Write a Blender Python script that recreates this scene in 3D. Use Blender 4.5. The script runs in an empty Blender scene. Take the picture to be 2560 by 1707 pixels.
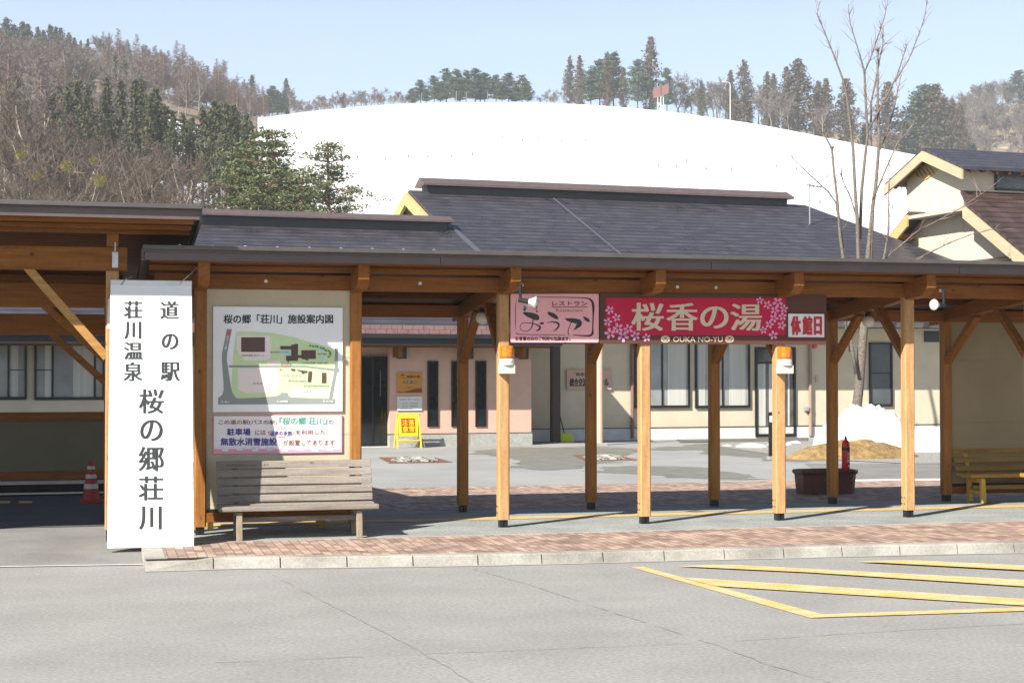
import bpy, math, random
from mathutils import Vector, Matrix, noise as mnoise
R = math.radians
rnd = random.Random(7)
SC = bpy.context.scene
COL = SC.collection
K = 1.18            # metres per modelling unit (the plan below is in units of the walkway's post grid)

# ------------------------------------------------------------------ camera, world, sun, exposure
F, TH, PIT = 4014.4, .2533, .0191          # lens in photo pixels, yaw and pitch
CAM = Vector((-4.366, -17.2661, 1.7126))
FW = Vector((math.sin(TH)*math.cos(PIT), math.cos(TH)*math.cos(PIT), math.sin(PIT)))
RT = Vector((math.cos(TH), -math.sin(TH), 0))
UP = RT.cross(FW)
cam = bpy.data.cameras.new('camera'); cam.sensor_width = 36; cam.lens = F/2560*36
cam.clip_start = .1; cam.clip_end = 6000
co = bpy.data.objects.new('camera', cam); COL.objects.link(co)
M = Matrix((RT, UP, -FW)).transposed().to_4x4(); M.translation = CAM*K
co.matrix_world = M
SC.camera = co
SUN_EL, SUN_AZ = R(37.0), R(53.4)          # light travels towards +Y turned 53.4 deg to +X
tdir = Vector((math.sin(SUN_AZ)*math.cos(SUN_EL), math.cos(SUN_AZ)*math.cos(SUN_EL), -math.sin(SUN_EL)))
sl = bpy.data.lights.new('sun', 'SUN'); sl.energy = 5; sl.angle = R(.55); sl.color = (1, .945, .86)
so = bpy.data.objects.new('sun', sl); COL.objects.link(so)
so.rotation_euler = tdir.to_track_quat('-Z', 'Y').to_euler()
so.location = (0, 0, 60)
W = bpy.data.worlds.new('World'); SC.world = W; W.use_nodes = True
wn = W.node_tree; wn.nodes.clear()
sky = wn.nodes.new('ShaderNodeTexSky'); sky.sky_type = 'NISHITA'; sky.sun_disc = False
sky.sun_elevation = SUN_EL; sky.sun_rotation = math.atan2(-tdir.x, -tdir.y)
sky.altitude = 700; sky.air_density = 1.0; sky.dust_density = 1.0; sky.ozone_density = 1.6
bg = wn.nodes.new('ShaderNodeBackground'); bg.inputs[1].default_value = .05
wo = wn.nodes.new('ShaderNodeOutputWorld')
# pale glow band added low on the horizon all round to brighten the sky
wt = wn.nodes.new('ShaderNodeTexCoord'); wx = wn.nodes.new('ShaderNodeSeparateXYZ'); wn.links.new(wt.outputs['Generated'], wx.inputs[0])
wr = wn.nodes.new('ShaderNodeMapRange'); wr.interpolation_type = 'SMOOTHSTEP'
wr.inputs['From Min'].default_value = .20; wr.inputs['From Max'].default_value = .34; wr.inputs['To Min'].default_value = 1; wr.inputs['To Max'].default_value = 0
wn.links.new(wx.outputs[2], wr.inputs[0])
bh = wn.nodes.new('ShaderNodeBackground'); bh.inputs[0].default_value = (.160, .179, .222, 1); wn.links.new(wr.outputs[0], bh.inputs[1])
wa = wn.nodes.new('ShaderNodeAddShader')
wn.links.new(sky.outputs[0], bg.inputs[0]); wn.links.new(bg.outputs[0], wa.inputs[0]); wn.links.new(bh.outputs[0], wa.inputs[1]); wn.links.new(wa.outputs[0], wo.inputs[0])
SC.view_settings.view_transform = 'Standard'; SC.view_settings.look = 'None'
SC.view_settings.exposure = 1.15; SC.view_settings.gamma = 1
SC.render.engine = 'CYCLES'
SC.cycles.max_bounces = 6; SC.cycles.use_denoising = True; SC.cycles.use_adaptive_sampling = False; SC.cycles.volume_bounces = 0; SC.cycles.sample_clamp_indirect = 3; SC.cycles.caustics_reflective = False; SC.cycles.caustics_refractive = False; SC.cycles.transparent_max_bounces = 8

# ------------------------------------------------------------------ photo pixel -> point on a real plane
def ray(x, y): return FW + RT*((x-1280)/F) + UP*((853.5-y)/F)
def onz(x, y, z=0):
    d = ray(x, y); return CAM + d*((z-CAM.z)/d.z)
def onY(x, y, Y=0):
    d = ray(x, y); return CAM + d*((Y-CAM.y)/d.y)
def onD(x, y, D): return CAM + ray(x, y)*D
BPH = R(4)
BO = onz(976, 1117.5); UB = Vector((math.cos(BPH), math.sin(BPH), 0)); NB = Vector((-math.sin(BPH), math.cos(BPH), 0))
def bl(x, y, n):                           # building plane n -> local (a, n, z)
    d = ray(x, y); p = CAM + d*((n-(CAM-BO).dot(NB))/d.dot(NB)) - BO
    return Vector((p.dot(UB), n, p.z))
def ba(x, y, a):                           # plane across the building
    d = ray(x, y); p = CAM + d*((a-(CAM-BO).dot(UB))/d.dot(UB)) - BO
    return Vector((a, p.dot(NB), p.z))
def bg_(x, y, z=0):
    p = onz(x, y, z)-BO; return Vector((p.dot(UB), p.dot(NB), z))
def bw(a, n, z): return BO + UB*a + NB*n + Vector((0, 0, z))

# ------------------------------------------------------------------ materials
MATS = {}
def mat(name, col, rough=.6, var=.15, ns=6., stretch=(1, 1, 1), bump=0., metal=0., col2=None, spec=.4,
        alpha=1., trans=0., fine=0., fs=120., ramp=(.35, .65)):
    if name in MATS: return MATS[name]
    m = bpy.data.materials.new(name); m.use_nodes = True
    nt = m.node_tree; N = nt.nodes; L = nt.links
    b = N['Principled BSDF']
    b.inputs['Roughness'].default_value = rough; b.inputs['Metallic'].default_value = metal
    b.inputs['Specular IOR Level'].default_value = spec
    tc = N.new('ShaderNodeTexCoord'); mp = N.new('ShaderNodeMapping'); mp.inputs['Scale'].default_value = stretch
    L.new(tc.outputs['Object'], mp.inputs[0])
    nz = N.new('ShaderNodeTexNoise'); nz.inputs['Scale'].default_value = ns; nz.inputs['Detail'].default_value = 6
    nz.inputs['Roughness'].default_value = .6
    L.new(mp.outputs[0], nz.inputs[0])
    cr = N.new('ShaderNodeValToRGB')
    c2 = col2 or tuple(c*(1-var) for c in col); c1 = col if col2 else tuple(min(1, c*(1+var)) for c in col)
    cr.color_ramp.elements[0].position = ramp[0]; cr.color_ramp.elements[1].position = ramp[1]
    cr.color_ramp.elements[0].color = (*c2, 1); cr.color_ramp.elements[1].color = (*c1, 1)
    L.new(nz.outputs[0], cr.inputs[0])
    out = cr.outputs[0]
    if fine:
        n2 = N.new('ShaderNodeTexNoise'); n2.inputs['Scale'].default_value = fs; n2.inputs['Detail'].default_value = 2
        L.new(tc.outputs['Object'], n2.inputs[0])
        mr = N.new('ShaderNodeMapRange'); mr.inputs['From Min'].default_value = .3; mr.inputs['From Max'].default_value = .7
        mr.inputs['To Min'].default_value = 1-fine; mr.inputs['To Max'].default_value = 1+fine
        L.new(n2.outputs[0], mr.inputs[0])
        mx = N.new('ShaderNodeVectorMath'); mx.operation = 'SCALE'
        L.new(out, mx.inputs[0]); L.new(mr.outputs[0], mx.inputs['Scale']); out = mx.outputs[0]
    L.new(out, b.inputs['Base Color'])
    if bump:
        bp = N.new('ShaderNodeBump'); bp.inputs['Strength'].default_value = bump; bp.inputs['Distance'].default_value = .01
        L.new(nz.outputs[0], bp.inputs['Height']); L.new(bp.outputs[0], b.inputs['Normal'])
    if trans:
        b.inputs['Transmission Weight'].default_value = trans
    MATS[name] = m
    return m

def wood(name, col, dark, axis, rough=.55, sc=1.):
    s = {'x': (.35, 5, 5), 'y': (5, .35, 5), 'z': (5, 5, .35)}[axis]
    m = mat(name, col, rough, stretch=tuple(v*sc for v in s), ns=5, col2=dark, bump=.12, fine=.08, fs=30, ramp=(.3, .72), spec=.15)
    # knots
    nt = m.node_tree; N = nt.nodes; L = nt.links; b = N['Principled BSDF']
    src = b.inputs['Base Color'].links[0].from_socket
    tc = N.new('ShaderNodeTexCoord'); mp = N.new('ShaderNodeMapping')
    mp.inputs['Scale'].default_value = {'x': (.5, 1, 1), 'y': (1, .5, 1), 'z': (1, 1, .5)}[axis]
    v = N.new('ShaderNodeTexVoronoi'); v.inputs['Scale'].default_value = 4.5
    L.new(tc.outputs['Object'], mp.inputs[0]); L.new(mp.outputs[0], v.inputs['Vector'])
    mr = N.new('ShaderNodeMapRange'); mr.inputs['From Min'].default_value = .03; mr.inputs['From Max'].default_value = .09
    mr.inputs['To Min'].default_value = .35; mr.inputs['To Max'].default_value = 1
    L.new(v.outputs['Distance'], mr.inputs[0])
    mx = N.new('ShaderNodeVectorMath'); mx.operation = 'SCALE'
    L.new(src, mx.inputs[0]); L.new(mr.outputs[0], mx.inputs['Scale']); L.new(mx.outputs[0], b.inputs['Base Color'])
    return m

def brick_mat(name, c1, c2, mort, bw_=.105, rh=.21, rot=90):
    m = bpy.data.materials.new(name); m.use_nodes = True
    nt = m.node_tree; N = nt.nodes; L = nt.links; b = N['Principled BSDF']; b.inputs['Roughness'].default_value = .85
    tc = N.new('ShaderNodeTexCoord'); mp = N.new('ShaderNodeMapping'); mp.inputs['Rotation'].default_value = (0, 0, R(rot))
    L.new(tc.outputs['Object'], mp.inputs[0])
    br = N.new('ShaderNodeTexBrick'); br.inputs['Scale'].default_value = 1
    br.inputs['Brick Width'].default_value = rh; br.inputs['Row Height'].default_value = bw_
    br.inputs['Mortar Size'].default_value = .006; br.inputs['Color1'].default_value = (*c1, 1); br.inputs['Color2'].default_value = (*c2, 1)
    br.inputs['Mortar'].default_value = (*mort, 1); br.inputs['Bias'].default_value = -.15
    L.new(mp.outputs[0], br.inputs[0])
    nz = N.new('ShaderNodeTexNoise'); nz.inputs['Scale'].default_value = 2.3; nz.inputs['Detail'].default_value = 8
    L.new(tc.outputs['Object'], nz.inputs[0])
    mr = N.new('ShaderNodeMapRange'); mr.inputs['From Min'].default_value = .3; mr.inputs['From Max'].default_value = .7
    mr.inputs['To Min'].default_value = .7; mr.inputs['To Max'].default_value = 1.25
    L.new(nz.outputs[0], mr.inputs[0])
    mx = N.new('ShaderNodeVectorMath'); mx.operation = 'SCALE'
    L.new(br.outputs[0], mx.inputs[0]); L.new(mr.outputs[0], mx.inputs['Scale']); L.new(mx.outputs[0], b.inputs['Base Color'])
    bp = N.new('ShaderNodeBump'); bp.inputs['Strength'].default_value = .4; bp.inputs['Distance'].default_value = .006; bp.invert = True
    L.new(br.outputs['Fac'], bp.inputs['Height']); L.new(bp.outputs[0], b.inputs['Normal'])
    MATS[name] = m
    return m

def roof_mat(name, col, row=.2, rough=.38, var=.35):      # courses of metal shingle running along local x, counted along local y
    m = bpy.data.materials.new(name); m.use_nodes = True
    nt = m.node_tree; N = nt.nodes; L = nt.links; b = N['Principled BSDF']
    b.inputs['Specular IOR Level'].default_value = .6
    tc = N.new('ShaderNodeTexCoord'); sp = N.new('ShaderNodeSeparateXYZ'); L.new(tc.outputs['Object'], sp.inputs[0])
    dv = N.new('ShaderNodeMath'); dv.operation = 'DIVIDE'; dv.inputs[1].default_value = row; L.new(sp.outputs[1], dv.inputs[0])
    fr = N.new('ShaderNodeMath'); fr.operation = 'FRACT'; L.new(dv.outputs[0], fr.inputs[0])
    fl = N.new('ShaderNodeMath'); fl.operation = 'FLOOR'; L.new(dv.outputs[0], fl.inputs[0])
    sx = N.new('ShaderNodeMath'); sx.operation = 'MULTIPLY'; sx.inputs[1].default_value = .9; L.new(sp.outputs[0], sx.inputs[0])
    fl3 = N.new('ShaderNodeMath'); fl3.operation = 'MULTIPLY'; fl3.inputs[1].default_value = 3.37; L.new(fl.outputs[0], fl3.inputs[0])
    cb = N.new('ShaderNodeCombineXYZ'); L.new(sx.outputs[0], cb.inputs[0]); L.new(fl3.outputs[0], cb.inputs[1])
    nz = N.new('ShaderNodeTexNoise'); nz.inputs['Scale'].default_value = 1.6; nz.inputs['Detail'].default_value = 4; L.new(cb.outputs[0], nz.inputs[0])
    lt = N.new('ShaderNodeMapRange'); lt.inputs['From Min'].default_value = .0; lt.inputs['From Max'].default_value = .34
    lt.inputs['To Min'].default_value = .22; lt.inputs['To Max'].default_value = 1; L.new(fr.outputs[0], lt.inputs[0])
    nr = N.new('ShaderNodeMapRange'); nr.inputs['From Min'].default_value = .3; nr.inputs['From Max'].default_value = .7
    nr.inputs['To Min'].default_value = 1-var; nr.inputs['To Max'].default_value = 1+var; L.new(nz.outputs[0], nr.inputs[0])
    ml = N.new('ShaderNodeMath'); ml.operation = 'MULTIPLY'; L.new(lt.outputs[0], ml.inputs[0]); L.new(nr.outputs[0], ml.inputs[1])
    mx = N.new('ShaderNodeVectorMath'); mx.operation = 'SCALE'; mx.inputs[0].default_value = col; L.new(ml.outputs[0], mx.inputs['Scale'])
    L.new(mx.outputs[0], b.inputs['Base Color'])
    rr = N.new('ShaderNodeMapRange'); rr.inputs['From Min'].default_value = .3; rr.inputs['From Max'].default_value = .7
    rr.inputs['To Min'].default_value = rough-.1; rr.inputs['To Max'].default_value = rough+.15; L.new(nz.outputs[0], rr.inputs[0])
    L.new(rr.outputs[0], b.inputs['Roughness'])
    bp = N.new('ShaderNodeBump'); bp.inputs['Strength'].default_value = .7; bp.inputs['Distance'].default_value = .05
    L.new(fr.outputs[0], bp.inputs['Height']); L.new(bp.outputs[0], b.inputs['Normal'])
    MATS[name] = m
    return m

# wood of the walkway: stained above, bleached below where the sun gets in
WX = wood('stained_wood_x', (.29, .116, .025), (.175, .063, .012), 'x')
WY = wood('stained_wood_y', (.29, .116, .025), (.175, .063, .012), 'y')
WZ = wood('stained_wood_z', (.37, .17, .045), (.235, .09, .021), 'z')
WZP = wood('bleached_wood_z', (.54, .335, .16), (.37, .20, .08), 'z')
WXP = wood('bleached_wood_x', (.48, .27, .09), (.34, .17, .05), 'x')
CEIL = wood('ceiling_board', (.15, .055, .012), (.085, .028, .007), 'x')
GREYW = wood('weathered_grey_wood', (.31, .275, .24), (.18, .155, .135), 'x', .8)
GREYWZ = wood('weathered_grey_wood_z', (.34, .28, .215), (.21, .165, .12), 'z', .8)
YELW = wood('yellow_pine_x', (.40, .245, .07), (.28, .16, .04), 'x')
YELWZ = wood('yellow_pine_z', (.62, .42, .10), (.46, .28, .05), 'z')
YELWB = wood('yellow_barge_wood', (.55, .41, .19), (.44, .31, .13), 'y')
PALEB = wood('bleached_barge_wood', (.50, .42, .28), (.38, .31, .20), 'y')
BRNM = mat('brown_sheet_metal', (.105, .075, .072), .42, .12, 3, bump=.02, spec=.5)
GUTM = mat('dark_gutter_metal', (.085, .075, .072), .35, .12, 4, spec=.5)
STEEL = mat('black_steel', (.012, .013, .014), .4, .2, 9)
GALV = mat('galvanised_steel', (.5, .5, .5), .4, .15, 20, metal=.7)
CREAM = mat('cream_render', (.58, .51, .38), .85, .05, 2, bump=.05, fine=.03, fs=60)
CREAMP = mat('cream_panel', (.52, .45, .315), .8, .06, 2, bump=.05, fine=.04, fs=60)
PINKW = mat('pink_render', (.57, .375, .295), .85, .05, 3, bump=.05, fine=.04, fs=80)
GRAN = mat('granite', (.34, .34, .31), .7, .12, 8, fine=.35, fs=70)
BASEC = mat('white_concrete_base', (.60, .60, .58), .8, .08, 3, fine=.05)
BLK = mat('black_frame', (.012, .011, .011), .35, .2, 9)
GLASSD = mat('dark_glass', (.012, .016, .016), .06, .3, 2, spec=.6)
GLASSG = mat('reflecting_glass', (.27, .285, .28), .10, .2, 1.0, spec=.6)
CURT = mat('white_curtain', (.50, .50, .46), .8, .12, 3, stretch=(4, 4, .05))
RAIL = mat('white_rail', (.75, .74, .72), .6, .06, 4)
WHT = mat('white_board', (.88, .88, .88), .5, .02, 3)
BANW = mat('white_banner_sheet', (.82, .82, .81), .55, .02, 2)
INK = mat('dark_ink', (.035, .038, .04), .5, .1, 5)
SNOW = mat('snow', (.86, .87, .89), .6, .03, .6, bump=.3)
SNOWP = mat('old_snow', (.60, .61, .63), .8, .16, 3.5, bump=.9, col2=(.44, .44, .44), ramp=(.28, .5))
ROOFM = roof_mat('dark_shingle', (.049, .045, .055), .40, .34, .26)
ROOFB = roof_mat('brown_shingle', (.060, .036, .032), .36, .45)
PAVE = mat('pavement_concrete', (.26, .275, .26), .88, .16, 1.4, fine=.28, fs=30)
PLAZA = mat('plaza_concrete', (.285, .287, .278), .85, .10, .5, fine=.06, fs=40)
WET = mat('wet_concrete', (.185, .182, .155), .6, .16, 2, fine=.1, fs=40)
ASPH = mat('road_asphalt', (.262, .258, .245), .92, .085, .8, fine=.17, fs=28)
ASPHS = mat('side_asphalt', (.20, .195, .185), .9, .14, 1.0, fine=.15, fs=60)
KERBM = mat('kerb_concrete', (.305, .29, .255), .9, .26, 1.6, fine=.14, fs=40)
PAVER = brick_mat('pink_paver', (.45, .315, .24), (.19, .125, .10), (.15, .11, .09))
YELP = mat('yellow_road_paint', (.72, .385, .11), .75, .12, 2.2, col2=(.66, .50, .31), stretch=(1, 3, 1), fine=.22, fs=50, ramp=(.36, .62))
YELT = mat('yellow_tactile_line', (.54, .37, .15), .8, .1, 6)
WHP = mat('white_road_paint', (.68, .68, .66), .8, .1, 5)
JOINT = mat('tar_joint', (.135, .13, .12), .9, .3, 20)

# ------------------------------------------------------------------ mesh building
class MB:
    def __init__(s): s.v = []; s.f = []; s.m = []; s.mi = 0
    def add(s, vs, fs):
        o = len(s.v); s.v += [tuple(p) for p in vs]
        for f in fs: s.f.append(tuple(i+o for i in f)); s.m.append(s.mi)
        return s
    def box(s, x0, x1, y0, y1, z0, z1):
        vs = [(x, y, z) for z in (z0, z1) for y in (y0, y1) for x in (x0, x1)]
        return s.add(vs, [(0, 2, 3, 1), (4, 5, 7, 6), (0, 1, 5, 4), (2, 6, 7, 3), (0, 4, 6, 2), (1, 3, 7, 5)])
    def bar(s, p, q, w, h, up=(0, 0, 1)):      # square bar from p to q
        p, q = Vector(p), Vector(q); d = (q-p).normalized(); u = Vector(up)
        a = d.cross(u).normalized()*w/2; b = a.cross(d).normalized()*h/2
        vs = [e+sa*a+sb*b for e in (p, q) for sa, sb in ((-1, -1), (1, -1), (1, 1), (-1, 1))]
        return s.add(vs, [(0, 1, 2, 3), (7, 6, 5, 4), (0, 4, 5, 1), (1, 5, 6, 2), (2, 6, 7, 3), (3, 7, 4, 0)])
    def prism(s, poly, dvec):                  # polygon (3D points) swept along a vector
        n = len(poly); d = Vector(dvec); a = [Vector(p) for p in poly]
        return s.add(a+[p+d for p in a], [tuple(range(n))[::-1], tuple(range(n, 2*n))] + [(i, (i+1) % n, (i+1) % n+n, i+n) for i in range(n)])
    def tube(s, pts, rad, n=8, cap=True):
        pts = [Vector(p) for p in pts]; o = len(s.v)
        if not hasattr(rad, '__len__'): rad = [rad]*len(pts)
        a = None
        for i, p in enumerate(pts):
            d = (pts[min(i+1, len(pts)-1)]-pts[max(i-1, 0)]).normalized()
            if a is None: a = d.orthogonal().normalized()
            a = (a-d*a.dot(d)).normalized(); b = d.cross(a)
            for k in range(n):
                t = 2*math.pi*k/n; s.v.append(tuple(p+(a*math.cos(t)+b*math.sin(t))*rad[i]))
        for i in range(len(pts)-1):
            for k in range(n):
                s.f.append((o+i*n+k, o+i*n+(k+1) % n, o+(i+1)*n+(k+1) % n, o+(i+1)*n+k)); s.m.append(s.mi)
        if cap:
            e = o+(len(pts)-1)*n
            s.f.append(tuple(range(o, o+n))[::-1]); s.f.append(tuple(range(e, e+n))); s.m += [s.mi, s.mi]
        return s
    def lathe(s, prof, c=(0, 0, 0), n=20, ax=None):   # profile (r, z) round z, or round the axis ax
        c = Vector(c); o = len(s.v)
        q = Vector((0, 0, 1)).rotation_difference(Vector(ax)) if ax else None
        for r, z in prof:
            for k in range(n):
                t = 2*math.pi*k/n; p = Vector((r*math.cos(t), r*math.sin(t), z))
                if q: p = q @ p
                s.v.append(tuple(c+p))
        for i in range(len(prof)-1):
            for k in range(n):
                s.f.append((o+i*n+k, o+i*n+(k+1) % n, o+(i+1)*n+(k+1) % n, o+(i+1)*n+k)); s.m.append(s.mi)
        e = o+(len(prof)-1)*n
        s.f.append(tuple(range(o, o+n))[::-1]); s.f.append(tuple(range(e, e+n))); s.m += [s.mi, s.mi]
        return s
    def poly(s, pts): return s.add(pts, [tuple(range(len(pts)))])
    def mesh(s, name, mats, smooth=False):
        me = bpy.data.meshes.new(name); me.from_pydata([(x*K, y*K, z*K) for x, y, z in s.v], [], s.f)
        for m in (mats if isinstance(mats, (list, tuple)) else [mats]): me.materials.append(m)
        me.polygons.foreach_set('material_index', s.m)
        if smooth: me.polygons.foreach_set('use_smooth', [True]*len(s.f))
        me.update(); return me
    def build(s, name, mats, parent=None, loc=None, rz=0, smooth=False, bevel=0, label=None):
        o = bpy.data.objects.new(name, s.mesh(name, mats, smooth)); COL.objects.link(o)
        if parent: o.parent = parent
        if loc is not None: o.location = Vector(loc)*K
        o.rotation_euler.z = rz
        if bevel:
            b = o.modifiers.new('bevel', 'BEVEL'); b.width = bevel*K; b.segments = 2; b.limit_method = 'ANGLE'; b.angle_limit = R(40)
        if label: o['label'] = label
        return o
def thing(name, label, cat, loc=(0, 0, 0), rz=0, group=None):
    o = bpy.data.objects.new(name, None); COL.objects.link(o); o.empty_display_size = .2
    o.location = Vector(loc)*K; o.rotation_euler.z = rz; o['label'] = label; o['category'] = cat
    if group: o['group'] = group
    return o
def tag(o, label, cat, group=None):
    o['label'] = label; o['category'] = cat
    if group: o['group'] = group
    return o
def struct(o, kind='structure'): o['kind'] = kind; return o
def kids(o): return [c for c in COL.objects if c.parent == o]
def dup(root, loc, rz=0, sc=1, label=None):
    r = root.copy(); COL.objects.link(r); r.location = Vector(loc)*K; r.rotation_euler.z = rz
    r.scale = (sc, sc, sc) if not hasattr(sc, '__len__') else sc
    if label: r['label'] = label
    for ch in CH.get(root.name, []):
        c = ch.copy(); COL.objects.link(c); c.parent = r
        for g in CH.get(ch.name, []):
            d = g.copy(); COL.objects.link(d); d.parent = c
    return r
CH = {}
def register(root):
    for o in COL.objects:
        if o.parent: CH.setdefault(o.parent.name, [])
    def rec(o):
        CH[o.name] = kids(o)
        for c in CH[o.name]: rec(c)
    rec(root); return root

# ------------------------------------------------------------------ lettering: glyph outlines laid on a sign
GC = {}
def glyphs(body, bold=0.):
    k = (body, bold)
    if k in GC: return GC[k]
    c = bpy.data.curves.new('t', 'FONT'); c.body = body; c.size = 1; c.offset = bold; c.resolution_u = 4
    o = bpy.data.objects.new('t', c); COL.objects.link(o)
    bpy.context.view_layer.update()
    me = bpy.data.meshes.new_from_object(o.evaluated_get(bpy.context.evaluated_depsgraph_get()))
    vs = [(v.co.x, v.co.y) for v in me.vertices]; fs = [tuple(p.vertices) for p in me.polygons]
    bpy.data.objects.remove(o); bpy.data.curves.remove(c); bpy.data.meshes.remove(me)
    x0 = min(v[0] for v in vs); x1 = max(v[0] for v in vs); y0 = min(v[1] for v in vs); y1 = max(v[1] for v in vs)
    GC[k] = ([((x-x0)/(x1-x0), (y-y0)/max(1e-6, y1-y0)) for x, y in vs], fs)
    return GC[k]
def write(mb, pl, body, x0, y0, x1, y1, bold=.012, thick=0, lift=.0):
    """text whose ink fills the photo box; pl(px, py, lift) gives the point on the sign face"""
    vs, fs = glyphs(body)
    bx_ = thick+bold*(y1-y0); by_ = bold*(y1-y0)
    offs = [(0, 0)]
    if bx_ > .12: offs = [(-1, -1), (0, -1), (1, -1), (-1, 1), (0, 1), (1, 1), (-1, 0), (1, 0), (0, 0)] if by_ > .12 else [(-1, 0), (1, 0), (0, 0)]
    if bx_ > 2.2: offs += [(-.5, -1), (.5, -1), (-.5, 1), (.5, 1)]
    w = x1-x0-2*bx_; h = y1-y0-2*by_
    for k, (a, b) in enumerate(offs):
        mb.add([pl(x0+bx_+u*w+a*bx_, y1-by_-v*h+b*by_, lift+.00025*k) for u, v in vs], fs)
def stroke(mb, pl, pts, ws, lift=0., closed=False, sub=6):
    P = [Vector((p[0], p[1])) for p in pts]
    Q = []; Wd = []
    n = len(P)
    for i in range(n if closed else n-1):
        p0 = P[(i-1) % n] if (closed or i) else P[0]; p1 = P[i]; p2 = P[(i+1) % n]
        p3 = P[(i+2) % n] if (closed or i+2 < n) else P[n-1]
        for j in range(sub):
            t = j/sub
            Q.append(.5*((2*p1)+(p2-p0)*t+(2*p0-5*p1+4*p2-p3)*t*t+(3*p1-p0-3*p2+p3)*t**3))
            Wd.append(ws[i]*(1-t)+ws[(i+1) % n]*t)
    if not closed: Q.append(P[-1]); Wd.append(ws[-1])
    L = []; Rr = []; m = len(Q)
    for i in range(m):
        d = Q[(i+1) % m]-Q[i-1] if closed else Q[min(i+1, m-1)]-Q[max(i-1, 0)]
        if d.length < 1e-6: d = Vector((1, 0))
        d.normalize(); nn = Vector((-d.y, d.x))*Wd[i]/2
        L.append(Q[i]+nn); Rr.append(Q[i]-nn)
    mb.add([pl(p.x, p.y, lift) for p in L+Rr], [(i, (i+1) % m, m+(i+1) % m, m+i) for i in range(m if closed else m-1)])
def fill(mb, pl, pts, lift=0.): mb.poly([pl(x, y, lift) for x, y in pts])
def rect(mb, pl, x0, y0, x1, y1, lift=0.): fill(mb, pl, [(x0, y1), (x1, y1), (x1, y0), (x0, y0)], lift)
def ell(mb, pl, cx, cy, rx, ry, lift=0., n=28): fill(mb, pl, [(cx+rx*math.cos(2*math.pi*k/n), cy+ry*math.sin(2*math.pi*k/n)) for k in range(n)], lift)
def plY(Y):
    return lambda x, y, l=0.: onY(x, y, Y-l)       # faces the camera side (-Y)
def flat(name, c, rough=.5, var=.04): return mat(name, c, rough, var, 4)
def buildw(mb, name, mats, parent=None, smooth=False, bevel=0, label=None):
    """vertices given in world units: move them into the parent's frame, or put the origin at the base of the thing"""
    if parent:
        l = Vector(parent['_loc']) if '_loc' in parent else parent.location/K
        a = -parent.rotation_euler.z; c, s = math.cos(a), math.sin(a)
        mb.v = [((x-l.x)*c-(y-l.y)*s, (x-l.x)*s+(y-l.y)*c, z-l.z) for x, y, z in mb.v]
        return mb.build(name, mats, parent, None, 0, smooth, bevel, label)
    xs, ys, zs = zip(*mb.v); c = ((min(xs)+max(xs))/2, (min(ys)+max(ys))/2, min(zs))
    mb.v = [(x-c[0], y-c[1], z-c[2]) for x, y, z in mb.v]
    return mb.build(name, mats, None, c, 0, smooth, bevel, label)
def subw(mb, name, mats, parent, top, **k):      # sub-part: child of a part whose own frame is the thing's frame
    l = top.location/K; a = -top.rotation_euler.z; c, s = math.cos(a), math.sin(a)
    mb.v = [((x-l.x)*c-(y-l.y)*s, (x-l.x)*s+(y-l.y)*c, z-l.z) for x, y, z in mb.v]
    return mb.build(name, mats, parent, None, 0, **k)

# ================================================================== ground
ZR = -.095
def lerp_tab(tab, x):
    if x <= tab[0][0]: return tab[0][1]
    for (a, b), (c, d) in zip(tab, tab[1:]):
        if x <= c: return b+(d-b)*(x-a)/(c-a)
    return tab[-1][1]
def sheet(name, pts, z, m):
    mb = MB(); mb.poly([(p[0], p[1], z) for p in pts]); return struct(buildw(mb, name, m))
KB = [onz(x, y, ZR) for x, y in ((575, 1421), (960, 1417), (1320, 1411), (1500, 1405.5), (1850, 1397), (2200, 1388.5), (2560, 1381))]
KTAB = [(p.x, p.y) for p in KB] + [(KB[-1].x+6, KB[-1].y-.45), (40, KB[-1].y-1.6)]
KX0 = -3.93
KTAB = [(KX0, KB[0].y+.0)] + KTAB
ky = lambda x: lerp_tab(KTAB, x)           # front face of the kerb
mb = MB()                                   # base ground out to the horizon
n = 48
mb.poly([(CAM.x+2500*math.cos(2*math.pi*k/n), CAM.y+2500*math.sin(2*math.pi*k/n), -.16) for k in range(n)])
struct(buildw(mb, 'ground', SNOW))
xs = [KX0+i*(44-KX0)/60 for i in range(61)]
road = MB(); road.poly([(-60, -60, ZR), (44, -60, ZR)] + [(x, ky(x)+.05, ZR) for x in reversed(xs)] + [(KX0, -1.72, ZR), (-60, 4.6, ZR)])
struct(buildw(road, 'road', ASPH))
# driveway apron at the left: rises from the road to the walkway floor
YA = lambda x: -1.72+(-3.93-x)*.115
mb = MB(); g = 24
for i in range(g+1):
    x = KX0-(i/g)*36
    mb.v += [(x, YA(x)-.02, ZR+.004), (x, YA(x)+.7, -.03), (x, YA(x)+1.7, 0), (x, 24, 0)]
for i in range(g):
    for j in range(3):
        mb.f.append((i*4+j, i*4+j+1, i*4+4+j+1, i*4+4+j)); mb.m.append(0)
struct(buildw(mb, 'driveway', ASPHS))
mb = MB()
for i in range(18):                         # flush white edge line of the driveway
    x, x2 = KX0-i*.5, KX0-i*.5-.5
    y, y2 = YA(x), YA(x2); mb.poly([(x, y-.075, ZR+.009), (x, y-.03, ZR+.009), (x2, y2-.03, ZR+.009), (x2, y2-.075, ZR+.009)])
struct(buildw(mb, 'road_edge_line', WHP))
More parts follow.
